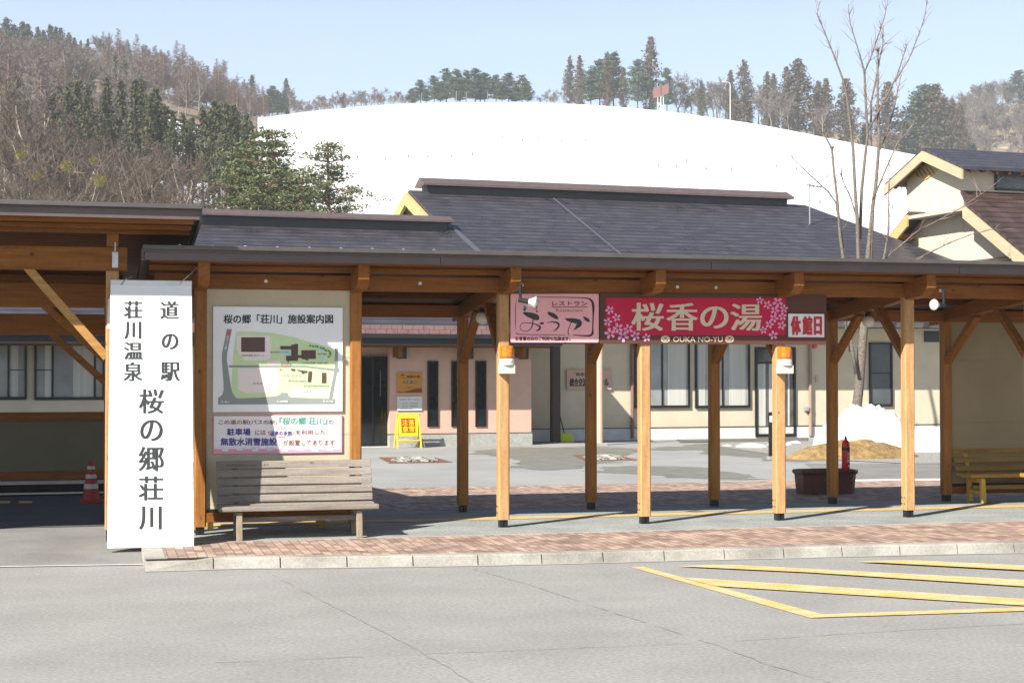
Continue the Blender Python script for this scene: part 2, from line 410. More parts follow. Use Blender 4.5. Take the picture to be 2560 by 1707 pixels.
# walkway pavement, paver strips, plaza (sheets a few mm apart)
mb = MB(); mb.poly([(x, ky(x)+.12, 0) for x in xs] + [(44, 23, 0), (KX0, 23, 0)]); struct(buildw(mb, 'pavement', PAVE))
fr = [(x, ky(x)+.16) for x in xs if x > KX0+.22]
mb = MB(); mb.poly([(KX0+.2, ky(KX0+.2)+.12, .004)] + [(x, y, .004) for x, y in fr] + [(44, -.84, .004), (KX0+.2, -.84, .004)])
struct(buildw(mb, 'paver_strip', PAVER))
sheet('pavement_edge_line', [(KX0, -.84), (40, -.84), (40, -.80), (KX0, -.80)], .005, mat('pale_edge', (.45, .44, .40), .8, .1))
sheet('yellow_guide_line', [(-3.3, .88), (40, .83), (40, 1.16), (-3.3, 1.21)], .004, YELT)
sheet('white_guide_line', [(-3.3, 2.33), (40, 2.30), (40, 2.35), (-3.3, 2.38)], .005, mat('pale_edge', (.45, .44, .40)))
sheet('paver_walk', [(-3.6, 2.38), (40, 2.35), (40, 6.1), (-3.6, 6.2)], .004, MATS['pink_paver'])
sheet('plaza', [(-3.6, 6.21), (44, 6.12), (44, 26), (-3.6, 26)], .003, PLAZA)
# kerb stones
mb = MB(); x = KX0+.62; kg = MB()
while x < 30:
    x2 = x+.605; yA, yB = ky(x), ky(x2-.012); zt = .006
    for a, b, ya, yb in ((x, x2-.012, yA, yB),):
        P = [(a, ya-.0, ZR-.02), (a, ya+.0, ZR), (a, ya+.02, zt-.012), (a, ya+.035, zt), (a, ya+.17, zt)]
        Q = [(b, yb-.0, ZR-.02), (b, yb+.0, ZR), (b, yb+.02, zt-.012), (b, yb+.035, zt), (b, yb+.17, zt)]
        mb.add(P+Q, [(i, 5+i, 6+i, 1+i) for i in range(4)] + [(0, 1, 2, 3, 4), (9, 8, 7, 6, 5)])
    x = x2
x = KX0; yk = ky(KX0+.4)                     # dropped end: ramps down to the road
mb.add([(x, yk-.0, ZR-.02), (x, yk, ZR+.004), (x, yk+.18, .006), (x+.61, ky(x+.61), ZR-.02), (x+.61, ky(x+.61)+.02, .0), (x+.61, ky(x+.61)+.18, .006)],
       [(0, 3, 4, 1), (1, 4, 5, 2)])
mb.box(x, x+.19, yk+.165, -.86, -.1, .006)
struct(buildw(mb, 'kerb', KERBM))
mb = MB(); mb.poly([(x, ky(x)-.07, ZR+.004) for x in xs] + [(x, ky(x)+.01, ZR+.004) for x in reversed(xs)]); struct(buildw(mb, 'gutter', mat('gutter_concrete', (.33, .32, .29), .85, .15, 2)))
# road paint and joints, from the marks in the photo
def paint(name, quads, m, z=ZR+.005):
    mb = MB()
    for k, q in enumerate(quads): mb.poly([onz(x, y, z+.003*k) for x, y in q])
    return struct(buildw(mb, name, m))
def z7(*pts): return [(1500+x/2.219, 1250+y/2.219) for x, y in pts]
def ext(a, b, t): return (a[0]+(b[0]-a[0])*t, a[1]+(b[1]-a[1])*t)
q1 = z7((178, 371), (238, 368), (1235, 632), (1165, 650))
q2 = z7((1235, 631), (2352, 592), (3400, 554), (3400, 572), (2352, 612), (1165, 650))
q3 = z7((455, 428), (520, 430), (2352, 546), (3400, 612), (3400, 652), (2352, 582), (640, 474))
q4 = z7((430, 364), (640, 357), (760, 358), (2352, 440), (3400, 492), (3400, 530), (2352, 476), (1150, 398))
q5 = z7((1425, 338), (1690, 330), (2352, 360), (3400, 405), (3400, 432), (2352, 386))
paint('yellow_hatching', [q1, q2, q3, q4, q5], YELP)
def joint(name, pts, w=.0085):
    rj = random.Random(len(pts)); mb = MB(); W = [onz(x, y, ZR+.003) for x, y in pts]; Q = []
    for a, b in zip(W, W[1:]):
        k = max(2, int((b-a).length/.12)); Q += [a.lerp(b, i/k)+Vector((rj.gauss(0, .006), rj.gauss(0, .006), 0)) for i in range(k)]
    Q.append(W[-1])
    for a, b in zip(Q, Q[1:]):
        if rj.random() < .12: continue
        n_ = Vector((-(b-a).y, (b-a).x, 0)).normalized()*w*rj.uniform(.25, .8)/2
        mb.poly([a+n_, a-n_, b-n_, b+n_])
    return struct(buildw(mb, name, JOINT))
joint('road_joint', [(665, 1427), (780, 1488), (970, 1585), (1060, 1634), (1195, 1712)])
joint('road_joint', [(1182, 1421), (1320, 1460), (1500, 1520), (1770, 1605), (1905, 1655), (2100, 1712)])
joint('road_joint', [(540, 1656), (630, 1652), (800, 1645), (1060, 1634), (1300, 1625), (1800, 1604), (2300, 1572), (2600, 1556)])
# wet patches that stay on the plaza
def wet(name, pts, seed):
    mb = MB(); rw = random.Random(seed); W = [onz(x, y, .007) for x, y in pts]; Q = []
    for i, a in enumerate(W):
        b = W[(i+1) % len(W)]; k = max(2, int((b-a).length/.25))
        for j in range(k):
            p = a.lerp(b, j/k); s = .12 if j else .0
            Q.append(p+Vector((rw.gauss(0, s), rw.gauss(0, s), 0)))
    mb.poly(Q); return struct(buildw(mb, name, WET))
wet('wet_patch', [(1180, 1128), (1270, 1118), (1390, 1118), (1490, 1116), (1610, 1122), (1580, 1132), (1560, 1140), (1590, 1146), (1540, 1156), (1450, 1166), (1400, 1174), (1340, 1174), (1310, 1169), (1272, 1167), (1300, 1152), (1250, 1140), (1190, 1135)], 1)
wet('wet_patch', [(1600, 1122), (1740, 1110), (1800, 1108), (1860, 1122), (1960, 1138), (2080, 1149), (2020, 1154), (1900, 1152), (1905, 1146), (1840, 1140), (1760, 1134), (1740, 1124), (1660, 1126)], 2)
wet('wet_patch', [(1560, 1164), (1700, 1166), (1800, 1172), (1870, 1188), (1930, 1198), (1860, 1199), (1760, 1196), (1660, 1190), (1590, 1184), (1480, 1180), (1450, 1176)], 3)
sheet('side_road', [onz(2010, 1160), onz(2700, 1156), onz(2700, 1196), onz(2090, 1203)], .008, ASPHS)
sheet('white_side_line', [onz(2088, 1200.5), onz(2700, 1193), onz(2700, 1197.5), onz(2088, 1205)], .011, WHP)

# ================================================================== main covered walkway
P = 1.65; DB = 2.02; XL, XR = -3.9, 14.85
zr = lambda y: 2.80-.107*y                   # underside of the roof boards
cw = thing('covered_walkway', 'long timber covered walkway with low brown metal roof on paired square posts along the kerb', 'covered walkway', (5.4, 1, 0))
def postmesh(x, y, zt):
    mb = MB(); w = .0625; c = .014; z0 = .085
    ring = [(-w+c, -w), (w-c, -w), (w, -w+c), (w, w-c), (w-c, w), (-w+c, w), (-w, w-c), (-w, -w+c)]
    mb.prism([(x+a, y+b, z0) for a, b in ring], (0, 0, zt-z0)); return mb
def shoe(x, y, par):
    mb = MB(); mb.box(x-.045, x-.006, y-.045, y+.045, -.02, .084); mb.box(x+.006, x+.045, y-.045, y+.045, -.02, .084); mb.box(x-.006, x+.006, y-.02, y+.045, -.02, .083)
    subw(mb, 'post_shoe', STEEL, par, cw)
    mb = MB()
    for z in (.16, .23):
        for dy in (-.03, .03): mb.lathe([(.008, -.068), (.008, .068)], (x, y+dy, z), 8, (1, 0, 0))
    subw(mb, 'bolt', STEEL, par, cw)
for i in range(-2, 10):
    x = i*P
    front = i >= -2
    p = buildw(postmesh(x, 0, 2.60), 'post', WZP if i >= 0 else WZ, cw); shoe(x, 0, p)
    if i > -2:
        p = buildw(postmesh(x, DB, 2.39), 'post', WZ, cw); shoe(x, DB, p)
    # cross beam running out to the eave, end cut on the slant
    mb = MB(); w = .06
    pr = [(x-w, -.58, 2.842), (x-w, -.58, 2.685), (x-w, -.46, 2.595), (x-w, -.0, 2.565), (x-w, 2.35, 2.34), (x-w, 2.35, 2.50)]
    mb.prism(pr, (2*w, 0, 0)); buildw(mb, 'cross_beam', WY, cw, bevel=.006)
    if i > -2:
        mb = MB(); mb.bar((x, DB-.03, 1.84), (x, 1.22, 2.44), .075, .10, (1, 0, 0)); buildw(mb, 'brace', WY, cw, bevel=.005)
        if i >= 0:
            mb = MB(); mb.bar((x, .03, 1.86), (x, .74, 2.52), .075, .10, (1, 0, 0)); buildw(mb, 'brace', WY, cw, bevel=.005)
for y, z0, z1, nm_ in ((0, 2.595, 2.755, 'front_beam'), (DB, 2.38, 2.53, 'back_beam')):
    mb = MB(); mb.box(XL+.12, XR-.3, y-.058, y+.058, z0, z1); buildw(mb, nm_, WX, cw, bevel=.006)
mb = MB()
for xx, yy in ((-2.62, 0), (-.95, 0), (2.03, 0), (2.5, 0), (5.35, 0), (.2, 0)):
    mb.box(xx-.016, xx+.016, -.068, -.056, 2.665, 2.697)
buildw(mb, 'bolt_plate', GALV, cw)
mb = MB()                                    # ceiling boards and purlins
ys = [-.64+.155*k for k in range(21)]
for a, b in zip(ys, ys[1:]):
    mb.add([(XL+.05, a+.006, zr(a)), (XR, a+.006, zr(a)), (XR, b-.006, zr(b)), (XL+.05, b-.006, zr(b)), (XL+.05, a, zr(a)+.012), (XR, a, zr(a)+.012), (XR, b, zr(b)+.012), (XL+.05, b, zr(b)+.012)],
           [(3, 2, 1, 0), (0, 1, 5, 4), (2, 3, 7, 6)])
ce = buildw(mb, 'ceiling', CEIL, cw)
for y in (-.60, -.24, .45, .95, 1.5, 2.3):
    mb = MB(); mb.box(XL+.06, XR-.02, y-.03, y+.03, zr(y)-.055 if y > -.3 else zr(y)-.03, zr(y)-.002); buildw(mb, 'purlin', WX if y < 0 else CEIL, cw)
rf = MB(); Y0, Y1 = -.66, 2.5
rf.prism([(XL, Y0, zr(Y0)+.02), (XL, Y1, zr(Y1)+.02), (XL, Y1, zr(Y1)+.105), (XL, Y0+.02, zr(Y0)+.105)], (XR-XL, 0, 0))
ro = buildw(rf, 'roof', GUTM, cw)
mb = MB(); xx = XL
while xx < XR:                               # front fascia in lengths with a tight joint
    x2 = min(xx+3.05, XR); mb.box(xx, x2-.006, -.685, -.663, 2.845, 2.925); xx = x2
subw(mb, 'fascia', BRNM, ro, cw)
mb = MB(); mb.prism([(XL-.02, -.70, 2.945), (XL-.02, -.78, 2.95), (XL-.02, -.785, 2.99), (XL-.02, -.77, 2.992), (XL-.02, -.765, 2.965), (XL-.02, -.70, 2.965)], (XR-XL+.02, 0, 0))
mb.box(XL-.02, XR, -.70, -.66, 2.926, 2.985)
subw(mb, 'gutter', GUTM, ro, cw, bevel=.004)
mb = MB(); mb.prism([(XL-.03, -.66, 2.84), (XL-.03, Y1, zr(Y1)-.02), (XL-.03, Y1, zr(Y1)+.10), (XL-.03, -.66, 2.97)], (.025, 0, 0)); subw(mb, 'end_fascia', BRNM, ro, cw)
mb = MB()
for k in range(9):                           # little snow stops along the gutter
    xx = -3.55+k*.33; mb.box(xx-.012, xx+.012, -.62, -.60, 2.97, 3.012)
subw(mb, 'snow_stop', GALV, ro, cw)
# board walls hung between posts
def wallpanel(x0, x1, y, z0, z1, pm):
    xm0, xm1 = x0+.063, x1-.063
    mb = MB(); js = [z0, 1.04, 1.87, z1] if z1 > 2 else [z0, z1]
    for a, b in zip(js, js[1:]): mb.box(xm0, xm1, y-.02, y+.02, a+.003, b-.003)
    mb.box(xm0, xm1, y-.012, y+.012, z0, z1); pnl = buildw(mb, 'wall_panel', pm, cw)
    mb = MB(); mb.box(xm0, xm1, y-.028, y+.028, z0-.035, z0); subw(mb, 'flashing', STEEL, pnl, cw)
    mb = MB(); mb.box(xm0, xm1, y-.05, y+.05, z0-.135, z0-.036); buildw(mb, 'sill_beam', WX, cw, bevel=.005)
wallpanel(-2*P, -P, .0, .265, 2.595, CREAMP)
for i in (4, 5, 6): wallpanel(i*P, i*P+P, DB+.0, .23, 2.38, mat('cream_panel_shade_tone', (.27, .22, .135), .8, .06, 2, bump=.05))  # cream board with the deep shade under the roof put into its colour
# ================================================================== taller bus shelter at the left
sh = thing('bus_shelter', 'taller timber shelter with flat brown metal roof and heavy braced beams at the left edge', 'shelter', (-8, 1, 0))
bx = [-4.21, -7.6, -11.0]; by = [-.3, 2.6]
zb0, zb1 = 2.75, 2.99
slB = lambda y: 3.235-.10*(y+1.15)            # roof underside
for j, y in enumerate(by):
    for x in bx:
        mb = MB(); w = .065
        mb.prism([(x-w, y-w, .1), (x+w, y-w, .1), (x+w, y+w, .1), (x-w, y+w, .1)], (0, 0, zb0-.1-(.12 if j else 0)))
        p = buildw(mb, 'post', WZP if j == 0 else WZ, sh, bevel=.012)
        mb = MB(); mb.box(x-.05, x+.05, y-.05, y+.05, -.02, .099); subw(mb, 'post_shoe', STEEL, p, sh)
        mb = MB(); mb.box(x-.06, x+.06, y-.05, y+.05, zb1-(.12 if j else 0)+.001, slB(y)-.004); buildw(mb, 'strut', WZ, sh, bevel=.006)
        if x > -8:
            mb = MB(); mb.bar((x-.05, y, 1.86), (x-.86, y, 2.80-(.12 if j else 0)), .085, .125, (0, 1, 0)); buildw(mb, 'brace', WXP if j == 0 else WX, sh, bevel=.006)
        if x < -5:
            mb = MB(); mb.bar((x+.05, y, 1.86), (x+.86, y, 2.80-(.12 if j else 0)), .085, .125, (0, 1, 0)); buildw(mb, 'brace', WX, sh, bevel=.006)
    d = .12 if j else 0
    mb = MB(); mb.box(-12, -4.06, y-.07, y+.07, zb0-d, zb1-d); fb = buildw(mb, 'long_beam', WX, sh, bevel=.008)
    if j == 0:
        mb = MB(); mb.box(-4.215, -4.155, y-.079, y-.071, zb0+.03, zb1-.05); mb.tube([(-4.185, y-.08, zb1-.06), (-4.185, y-.08, zb1+.05)], .008, 6); subw(mb, 'tie_strap', GALV, fb, sh)
        mb = MB(); mb.lathe([(.018, 0), (.018, .008)], (-5.0, y-.07, 2.9), 6, (0, -1, 0)); subw(mb, 'bolt', STEEL, fb, sh)
for y, r0_, r1_ in ((1.0, 768, 708), (2.05, 838, 785)):     # inner beams seen dark under the roof, each with its post and brace
    mb = MB(); mb.box(-12, -3.75, y-.06, y+.06, onY(100, r0_, y).z, onY(100, r1_, y).z); buildw(mb, 'inner_beam', WX, sh, bevel=.006)
    xp = onY(291, 1000, y).x; mb = MB(); mb.box(xp-.055, xp+.055, y-.055, y+.055, -.02, onY(100, r0_, y).z+.01); buildw(mb, 'post', WZ, sh, bevel=.008)
    a_, b_ = (onY(264, 900, y), onY(96, 750, y)) if y < 1.5 else (onY(266, 958, y), onY(118, 825, y))
    mb = MB(); mb.bar(a_, b_, .08, .115, (0, 1, 0)); buildw(mb, 'brace', WX, sh, bevel=.006)
for x in bx:
    mb = MB(); mb.prism([(x-.055, -.95, 3.205), (x-.055, -.95, 3.13), (x-.055, 3.0, 2.70), (x-.055, 3.0, 2.80)], (.11, 0, 0)); 
    mb = MB(); mb.box(x-.055, x+.055, by[0]+.08, by[1]-.08, 2.63, 2.76); buildw(mb, 'cross_beam', WY, sh, bevel=.006)
mb = MB(); yy = -1.12
while yy < 4.15:
    a, b = yy+.008, yy+.147
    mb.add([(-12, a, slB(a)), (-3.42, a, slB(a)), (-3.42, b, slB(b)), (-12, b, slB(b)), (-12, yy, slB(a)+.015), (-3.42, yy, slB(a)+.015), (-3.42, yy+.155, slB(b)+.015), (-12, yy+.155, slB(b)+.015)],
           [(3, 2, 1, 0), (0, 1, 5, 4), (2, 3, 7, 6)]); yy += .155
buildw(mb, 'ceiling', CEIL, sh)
for y in (-1.05, -.72, -.45):
    mb = MB(); mb.box(-12, -3.44, y-.025, y+.025, slB(y)-.045, slB(y)-.002); buildw(mb, 'purlin', WX, sh)
mb = MB(); mb.prism([(-12.4, -1.15, slB(-1.15)+.02), (-12.4, 4.3, slB(4.3)+.02), (-12.4, 4.3, slB(4.3)+.10), (-12.4, -1.13, slB(-1.15)+.11)], (9.04, 0, 0)); ro = buildw(mb, 'roof', GUTM, sh)
mb = MB(); mb.box(-12.4, -3.385, -1.175, -1.152, 3.215, 3.305); subw(mb, 'fascia', BRNM, ro, sh)
mb = MB(); mb.box(-12.4, -3.355, -1.235, -1.15, 3.315, 3.36); mb.box(-12.4, -3.36, -1.19, -1.15, 3.303, 3.316); subw(mb, 'gutter', GUTM, ro, sh, bevel=.006)
mb = MB(); mb.prism([(-3.383, -1.15, 3.20), (-3.383, 4.3, slB(4.3)-.02), (-3.383, 4.3, slB(4.3)+.11), (-3.383, -1.15, 3.345)], (.025, 0, 0)); subw(mb, 'end_fascia', GUTM, ro, sh)
# low screen wall at its back
WYB = 5.2; wz = lambda py, Y=WYB: onY(100, py, Y).z
sw = thing('screen_wall', 'low dark screen wall with timber rails in the shade under the taller shelter', 'screen wall', (-7, WYB, 0))
mb = MB(); mb.box(-12, -3.2, WYB-.015, WYB+.015, wz(1177), wz(1052)); buildw(mb, 'wall_panel', mat('shade_toned_panel', (.17, .155, .10), .8, .06, 2), sw)  # panel colour darkened to stand in for the shade under the roof
mb = MB(); mb.box(-12, -3.2, WYB-.05, WYB+.05, wz(1052)+.001, wz(1030)); buildw(mb, 'top_rail', WX, sw, bevel=.006)
mb = MB(); mb.box(-12, -3.2, WYB-.05, WYB+.05, wz(1199), wz(1177)-.001); buildw(mb, 'bottom_rail', WX, sw, bevel=.006)
for x in (-3.3, -6.6, -9.2, -11.8):
    mb = MB(); mb.box(x-.05, x+.05, WYB-.04, WYB+.04, 0, wz(1199)-.001); buildw(mb, 'leg', WZ, sw)
gr = thing('guard_rail', 'white two bar pipe rail behind the traffic cone under the taller shelter', 'guard rail', (-7, 5.45, 0))
for z, r_ in ((wz(1206, 5.42), .024), (wz(1233, 5.42), .011)):
    mb = MB(); mb.box(-13, -3.0, 5.40, 5.45, z-r_, z+r_); buildw(mb, 'rail', RAIL, gr, bevel=.008)
for x in (-3.2, -6.2, -9, -12.6):
    mb = MB(); mb.box(x-.02, x+.02, 5.451, 5.49, 0, wz(1206, 5.42)); buildw(mb, 'upright', STEEL, gr)
bk = MB(); bk.box(-13, -2.6, 5.9, 6.15, 0, .42); struct(buildw(bk, 'planting_bank', mat('dark_soil', (.03, .028, .025), .95, .3, 5, bump=.5)))
sheet('yellow_floor_mark', [onz(x, y) for x, y in ((-8, 1258.5), (24, 1258.5), (27, 1253.5), (-8, 1253.5))], .008, YELP)
sheet('yellow_floor_mark', [onz(x, y) for x, y in ((46, 1258.5), (79, 1258.5), (82, 1253.5), (49, 1253.5))], .008, YELP)
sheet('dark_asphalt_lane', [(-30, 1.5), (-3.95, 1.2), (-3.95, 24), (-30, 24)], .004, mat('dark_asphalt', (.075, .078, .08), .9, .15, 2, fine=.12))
# traffic cone
cp = Vector((-4.425, 4.62, .004)); tc = thing('traffic_cone', 'red and white striped traffic cone standing beside the white banner under the taller shelter', 'traffic cone', cp)
RED = mat('cone_red', (.34, .018, .016), .5, .1, 6); REFL = mat('cone_white_band', (.50, .50, .48), .4, .05, 6)
mb = MB(); mb.box(-.13, .13, -.13, .13, 0, .03); mb.build('base', RED, tc, bevel=.01); tc.scale = (1.13, 1.13, 1.13)
def cr(z): return .105-.075*(z-.03)/.45
body = MB(); body.lathe([(cr(.031), .031), (cr(.48), .48), (.02, .485)], (0, 0, 0), 24); cbd = body.build('cone_body', RED, tc, smooth=False)
for a, b in ((.16, .215), (.28, .325), (.385, .42)):
    mb = MB(); mb.lathe([(cr(a)+.003, a), (cr(b)+.003, b)], (0, 0, 0), 24); mb.build('band', REFL, cbd)

# ================================================================== leaning white banner with brush lettering
bn = thing('banner_sign', 'tall white standing banner with black vertical lettering leaning on the shelter post', 'banner', (-3.84, -1.15, 0))
BY0, BY1, BZ0, BZ1 = -1.15, -.56, .004, 2.65
bdir = Vector((0, BY1-BY0, BZ1-BZ0)).normalized(); bnor = Vector((0, -bdir.z, bdir.y))
b0 = Vector((0, BY0, BZ0))
def plB(x, y, l=0.):
    d = ray(x, y); return CAM+d*((b0+bnor*l-CAM).dot(bnor)/d.dot(bnor))
c4 = [plB(268, 1370), plB(484.5, 1365), plB(479, 704), plB(276.5, 701)]
mb = MB(); mb.prism(c4, -bnor*.03); sht = buildw(mb, 'sheet', BANW, bn)
mb = MB(); bt = [plB(277, 700, .002), plB(479.5, 703, .002), plB(479.2, 716, .002), plB(276.8, 713, .002)]; mb.prism(bt[::-1], bnor*.006)
bt = [plB(268, 1362, .002), plB(484.3, 1357, .002), plB(484.6, 1365, .002), plB(268, 1370, .002)]; mb.prism(bt[::-1], bnor*.006); buildw(mb, 'frame_rail', RAIL, bn)
mb = MB()
for ch, x0, y0, x1, y1 in (('道', 400, 753, 447, 797), ('の', 404, 834, 446, 873), ('駅', 401, 905, 450, 952),
        ('荘', 309, 752, 356, 796), ('川', 310, 804, 353, 847), ('温', 309, 855, 357, 898), ('泉', 308, 905, 356, 952),
        ('桜', 347, 972, 410, 1033), ('の', 350, 1049, 407, 1102), ('郷', 346, 1116, 410, 1177), ('荘', 346, 1190, 408, 1250), ('川', 347, 1265, 404, 1323)):
    write(mb, plB, ch, x0, y0, x1, y1, .0, 1.5, .004)
buildw(mb, 'lettering', INK, bn)
mb = MB()
mb.tube([plB(303, 712, .012), plB(315, 698, .0), onY(330, 690, -.25), onY(330, 690, -.2)], .009, 6)
mb.tube([plB(450, 712, .01), plB(455, 704, .01), onY(490, 672, -.50), onY(494, 668, -.50)], .006, 6)
buildw(mb, 'tie_cord', GALV, bn)
mb = MB(); mb.prism([onY(270, 750, -.372), onY(277, 742, -.372), onY(275, 822, -.372), onY(268, 822, -.372)], (0, .01, 0)); buildw(mb, 'loose_flap', BANW, bn)

# ================================================================== signs on the walkway
def panel(t, name, x0, y0, x1, y1, Y, th, m, bevel=.004):
    a = onY(x0, y1, Y); b = onY(x1, y0, Y); mb = MB(); mb.box(a.x, b.x, Y, Y+th, a.z, b.z); return buildw(mb, name, m, t, bevel=bevel)
def put(parent, name, m, t, fn, part=None):
    mb = MB(); fn(mb)
    return subw(mb, name, m, part, t) if part else buildw(mb, name, m, t)
def sign(name, label, x0, y0, x1, y1, Y, cat='sign'):
    a = onY((x0+x1)/2, y1, Y); return thing(name, label, cat, (a.x, Y, a.z))
# --- facility map
MY = -.05
t = sign('map_sign', 'white area map sign with brown buildings and green grounds above the grey bench', 532, 766, 857, 1030, MY)
a = onY(532, 1030, MY); b = onY(857, 769, MY)
mb = MB(); mb.box(a.x, b.x, MY, MY+.028, a.z, b.z); bd = buildw(mb, 'board', WHT, t, bevel=.004)
pl = plY(MY); m7 = lambda *p: [(520+x/5.6, 760+y/5.6) for x, y in p]
m8 = lambda x0, y0, x1, y1: (520+x0/5.6, 760+y0/5.6, 520+x1/5.6, 760+y1/5.6)
def f(mb):
    fill(mb, pl, m7((395, 385), (560, 383), (880, 400), (1160, 455), (1480, 545), (1650, 590), (1760, 640), (1790, 880), (1755, 900), (1660, 1330), (1180, 1310), (1130, 1290), (1110, 1245), (1030, 1245), (1000, 1285), (700, 1310), (400, 1320), (355, 1290), (330, 1120), (345, 800), (370, 560))[::-1], .001)
put(bd, 'green_area', flat('map_green', (.60, .76, .42)), t, f)
def f(mb):
    fill(mb, pl, m7((405, 440), (860, 440), (880, 520), (880, 750), (820, 790), (520, 790), (400, 640))[::-1], .002)
    fill(mb, pl, m7((420, 900), (980, 900), (980, 1200), (930, 1235), (540, 1245), (420, 1200))[::-1], .002)
    fill(mb, pl, m7((830, 800), (1010, 780), (1010, 840), (830, 850))[::-1], .002)
    fill(mb, pl, m7((1150, 1180), (1650, 1190), (1640, 1290), (1150, 1290))[::-1], .002)
put(bd, 'pink_area', flat('map_pink', (.86, .76, .72)), t, f)
def f(mb):
    fill(mb, pl, m7((265, 350), (335, 350), (268, 690), (265, 800), (320, 1150), (350, 1260), (400, 1320), (700, 1310), (960, 1285), (1010, 1265), (1030, 1240), (1110, 1240), (1125, 1280), (1160, 1305), (1690, 1325), (1765, 935), (1340, 885), (290, 885), (290, 858), (1345, 858), (1765, 905), (1775, 880), (1775, 612), (1818, 612), (1820, 900), (1838, 905), (1838, 950), (1805, 955), (1740, 1325), (1782, 1325), (1782, 1397), (142, 1405), (142, 1310), (200, 1270), (220, 1200), (218, 1100), (195, 800), (197, 690))[::-1], .003)
put(bd, 'grey_roads', flat('map_road', (.27, .30, .285)), t, f)
def f(mb):
    for q in (((465, 465), (797, 465), (797, 670), (465, 670)), ((1013, 588), (1165, 588), (1165, 568), (1210, 568), (1210, 558), (1260, 558), (1260, 795), (1135, 795), (1135, 812), (1115, 812), (1115, 795), (1093, 795), (1093, 722), (1165, 722), (1165, 635), (1013, 635)),
              ((1260, 715), (1307, 715), (1307, 645), (1510, 645), (1510, 768), (1405, 768), (1405, 785), (1365, 785), (1365, 775), (1307, 768), (1307, 755), (1260, 755)),
              ((1163, 902), (1225, 908), (1222, 938), (1165, 935)), ((1230, 915), (1393, 937), (1390, 965), (1350, 962), (1350, 978), (1310, 975), (1310, 950), (1270, 940)), ((1407, 940), (1460, 943), (1452, 1040), (1442, 1095), (1393, 1090)), ((1592, 960), (1657, 960), (1657, 1107), (1592, 1107))):
        fill(mb, pl, m7(*q)[::-1], .004)
put(bd, 'brown_buildings', flat('map_brown', (.105, .062, .045)), t, f)
def f(mb):
    fill(mb, pl, m7((1015, 650), (1160, 650), (1160, 715), (1100, 700), (1015, 690))[::-1], .004)
    ell(mb, pl, *m7((1580, 645))[0], 7, 4, .004); ell(mb, pl, *m7((1590, 750))[0], 8, 4, .004)
put(bd, 'blue_ponds', flat('map_blue', (.45, .68, .80)), t, f)
def f(mb):
    r5 = random.Random(3)
    for q in ((1430, 585), (1470, 592), (1510, 590), (1535, 600), (1580, 610), (1615, 622), (1650, 648), (1690, 655), (1710, 680), (1712, 710), (1690, 740)):
        ell(mb, pl, *m7(q)[0], r5.uniform(2.5, 4.5), r5.uniform(2, 3.2), .005, 7)
put(bd, 'green_bushes', flat('map_bush', (.10, .30, .04)), t, f)
def f(mb):
    write(mb, pl, '桜の郷「荘川」施設案内図', *m8(218, 145, 1752, 275), .022, 0, .002)
put(bd, 'title', INK, t, f)
def f(mb):
    for s_, q in (('活性化施設 荘川ドーム', (472, 703, 790, 732)), ('総合交流ターミナル', (872, 660, 1128, 688)), ('露天風呂', (1542, 685, 1668, 712)), ('ひだ荘川温泉（桜香の湯）', (1312, 812, 1672, 838)),
                  ('バスの駅・道の駅 荘川', (1022, 985, 1322, 1010)), ('農地形成促進施設', (1122, 1063, 1380, 1090)), ('高生産性農業用機械施設', (1338, 1133, 1698, 1160)), ('駐 車 場', (636, 1097, 755, 1125)), ('駐 車 場', (1342, 1212, 1445, 1238))):
        write(mb, pl, s_, *m8(*q), .01, 0, .006)
put(bd, 'small_lettering', flat('map_text', (.10, .08, .07)), t, f)
def f(mb):
    write(mb, pl, '至 高山', *m8(182, 1352, 300, 1382), .03, 0, .006); write(mb, pl, 'R158号線', *m8(968, 1348, 1118, 1378), .03, 0, .006); write(mb, pl, '至 白川郷', *m8(1610, 1348, 1752, 1378), .03, 0, .006)
    for k, ch in enumerate('荘川インターへ'):
        yy = 445+k*31; write(mb, pl, ch, *m8(262-k*5.5, yy, 288-k*5.5, yy+27), .03, 0, .006)
put(bd, 'white_lettering', flat('map_white', (.85, .85, .85)), t, f)
def f(mb):
    rect(mb, pl, *m8(1028, 832, 1160, 872), .006); ell(mb, pl, *m7((290, 405))[0], 5.5, 5, .005)
    write(mb, pl, 'P', *m8(1002, 903, 1050, 933), .02, 0, .006)
put(bd, 'red_marks', flat('map_red', (.70, .10, .08)), t, f)
def f(mb): write(mb, pl, '現在地', *m8(1040, 840, 1150, 866), .02, 0, .008)
put(bd, 'here_lettering', flat('map_white', (.85, .85, .85)), t, f)
# --- pink notice under it
t = sign('notice_sign', 'pink bordered notice with green and blue lettering between the map sign and the grey bench', 533, 1034, 857, 1134, MY)
a = onY(533, 1135, MY); b = onY(856, 1037, MY)
mb = MB(); mb.box(a.x, b.x, MY+.008, MY+.028, a.z, b.z); bd = buildw(mb, 'board', flat('notice_pink', (.78, .36, .48)), t, bevel=.003)
pl = plY(MY+.008); n7 = lambda x, y: (500+x/3.733, 960+y/3.733)
n8 = lambda x0, y0, x1, y1: n7(x0, y0)+n7(x1, y1)
def f(mb):
    rect(mb, pl, *n8(132, 300, 1313, 605), .001)
    for k in range(8): rect(mb, pl, *n8(205+k*140, 596, 262+k*140, 625-k % 2*8), .001)
put(bd, 'white_field', flat('notice_white', (.88, .85, .84)), t, f)
def f(mb):
    r6 = random.Random(5)
    for k in range(120):
        x = r6.uniform(140, 1300); y = 605-abs(r6.gauss(0, 22)); ell(mb, pl, *n7(x, y), .8, .8, .0018, 4)
put(bd, 'pink_dots', flat('notice_pink', (.78, .36, .48)), t, f)
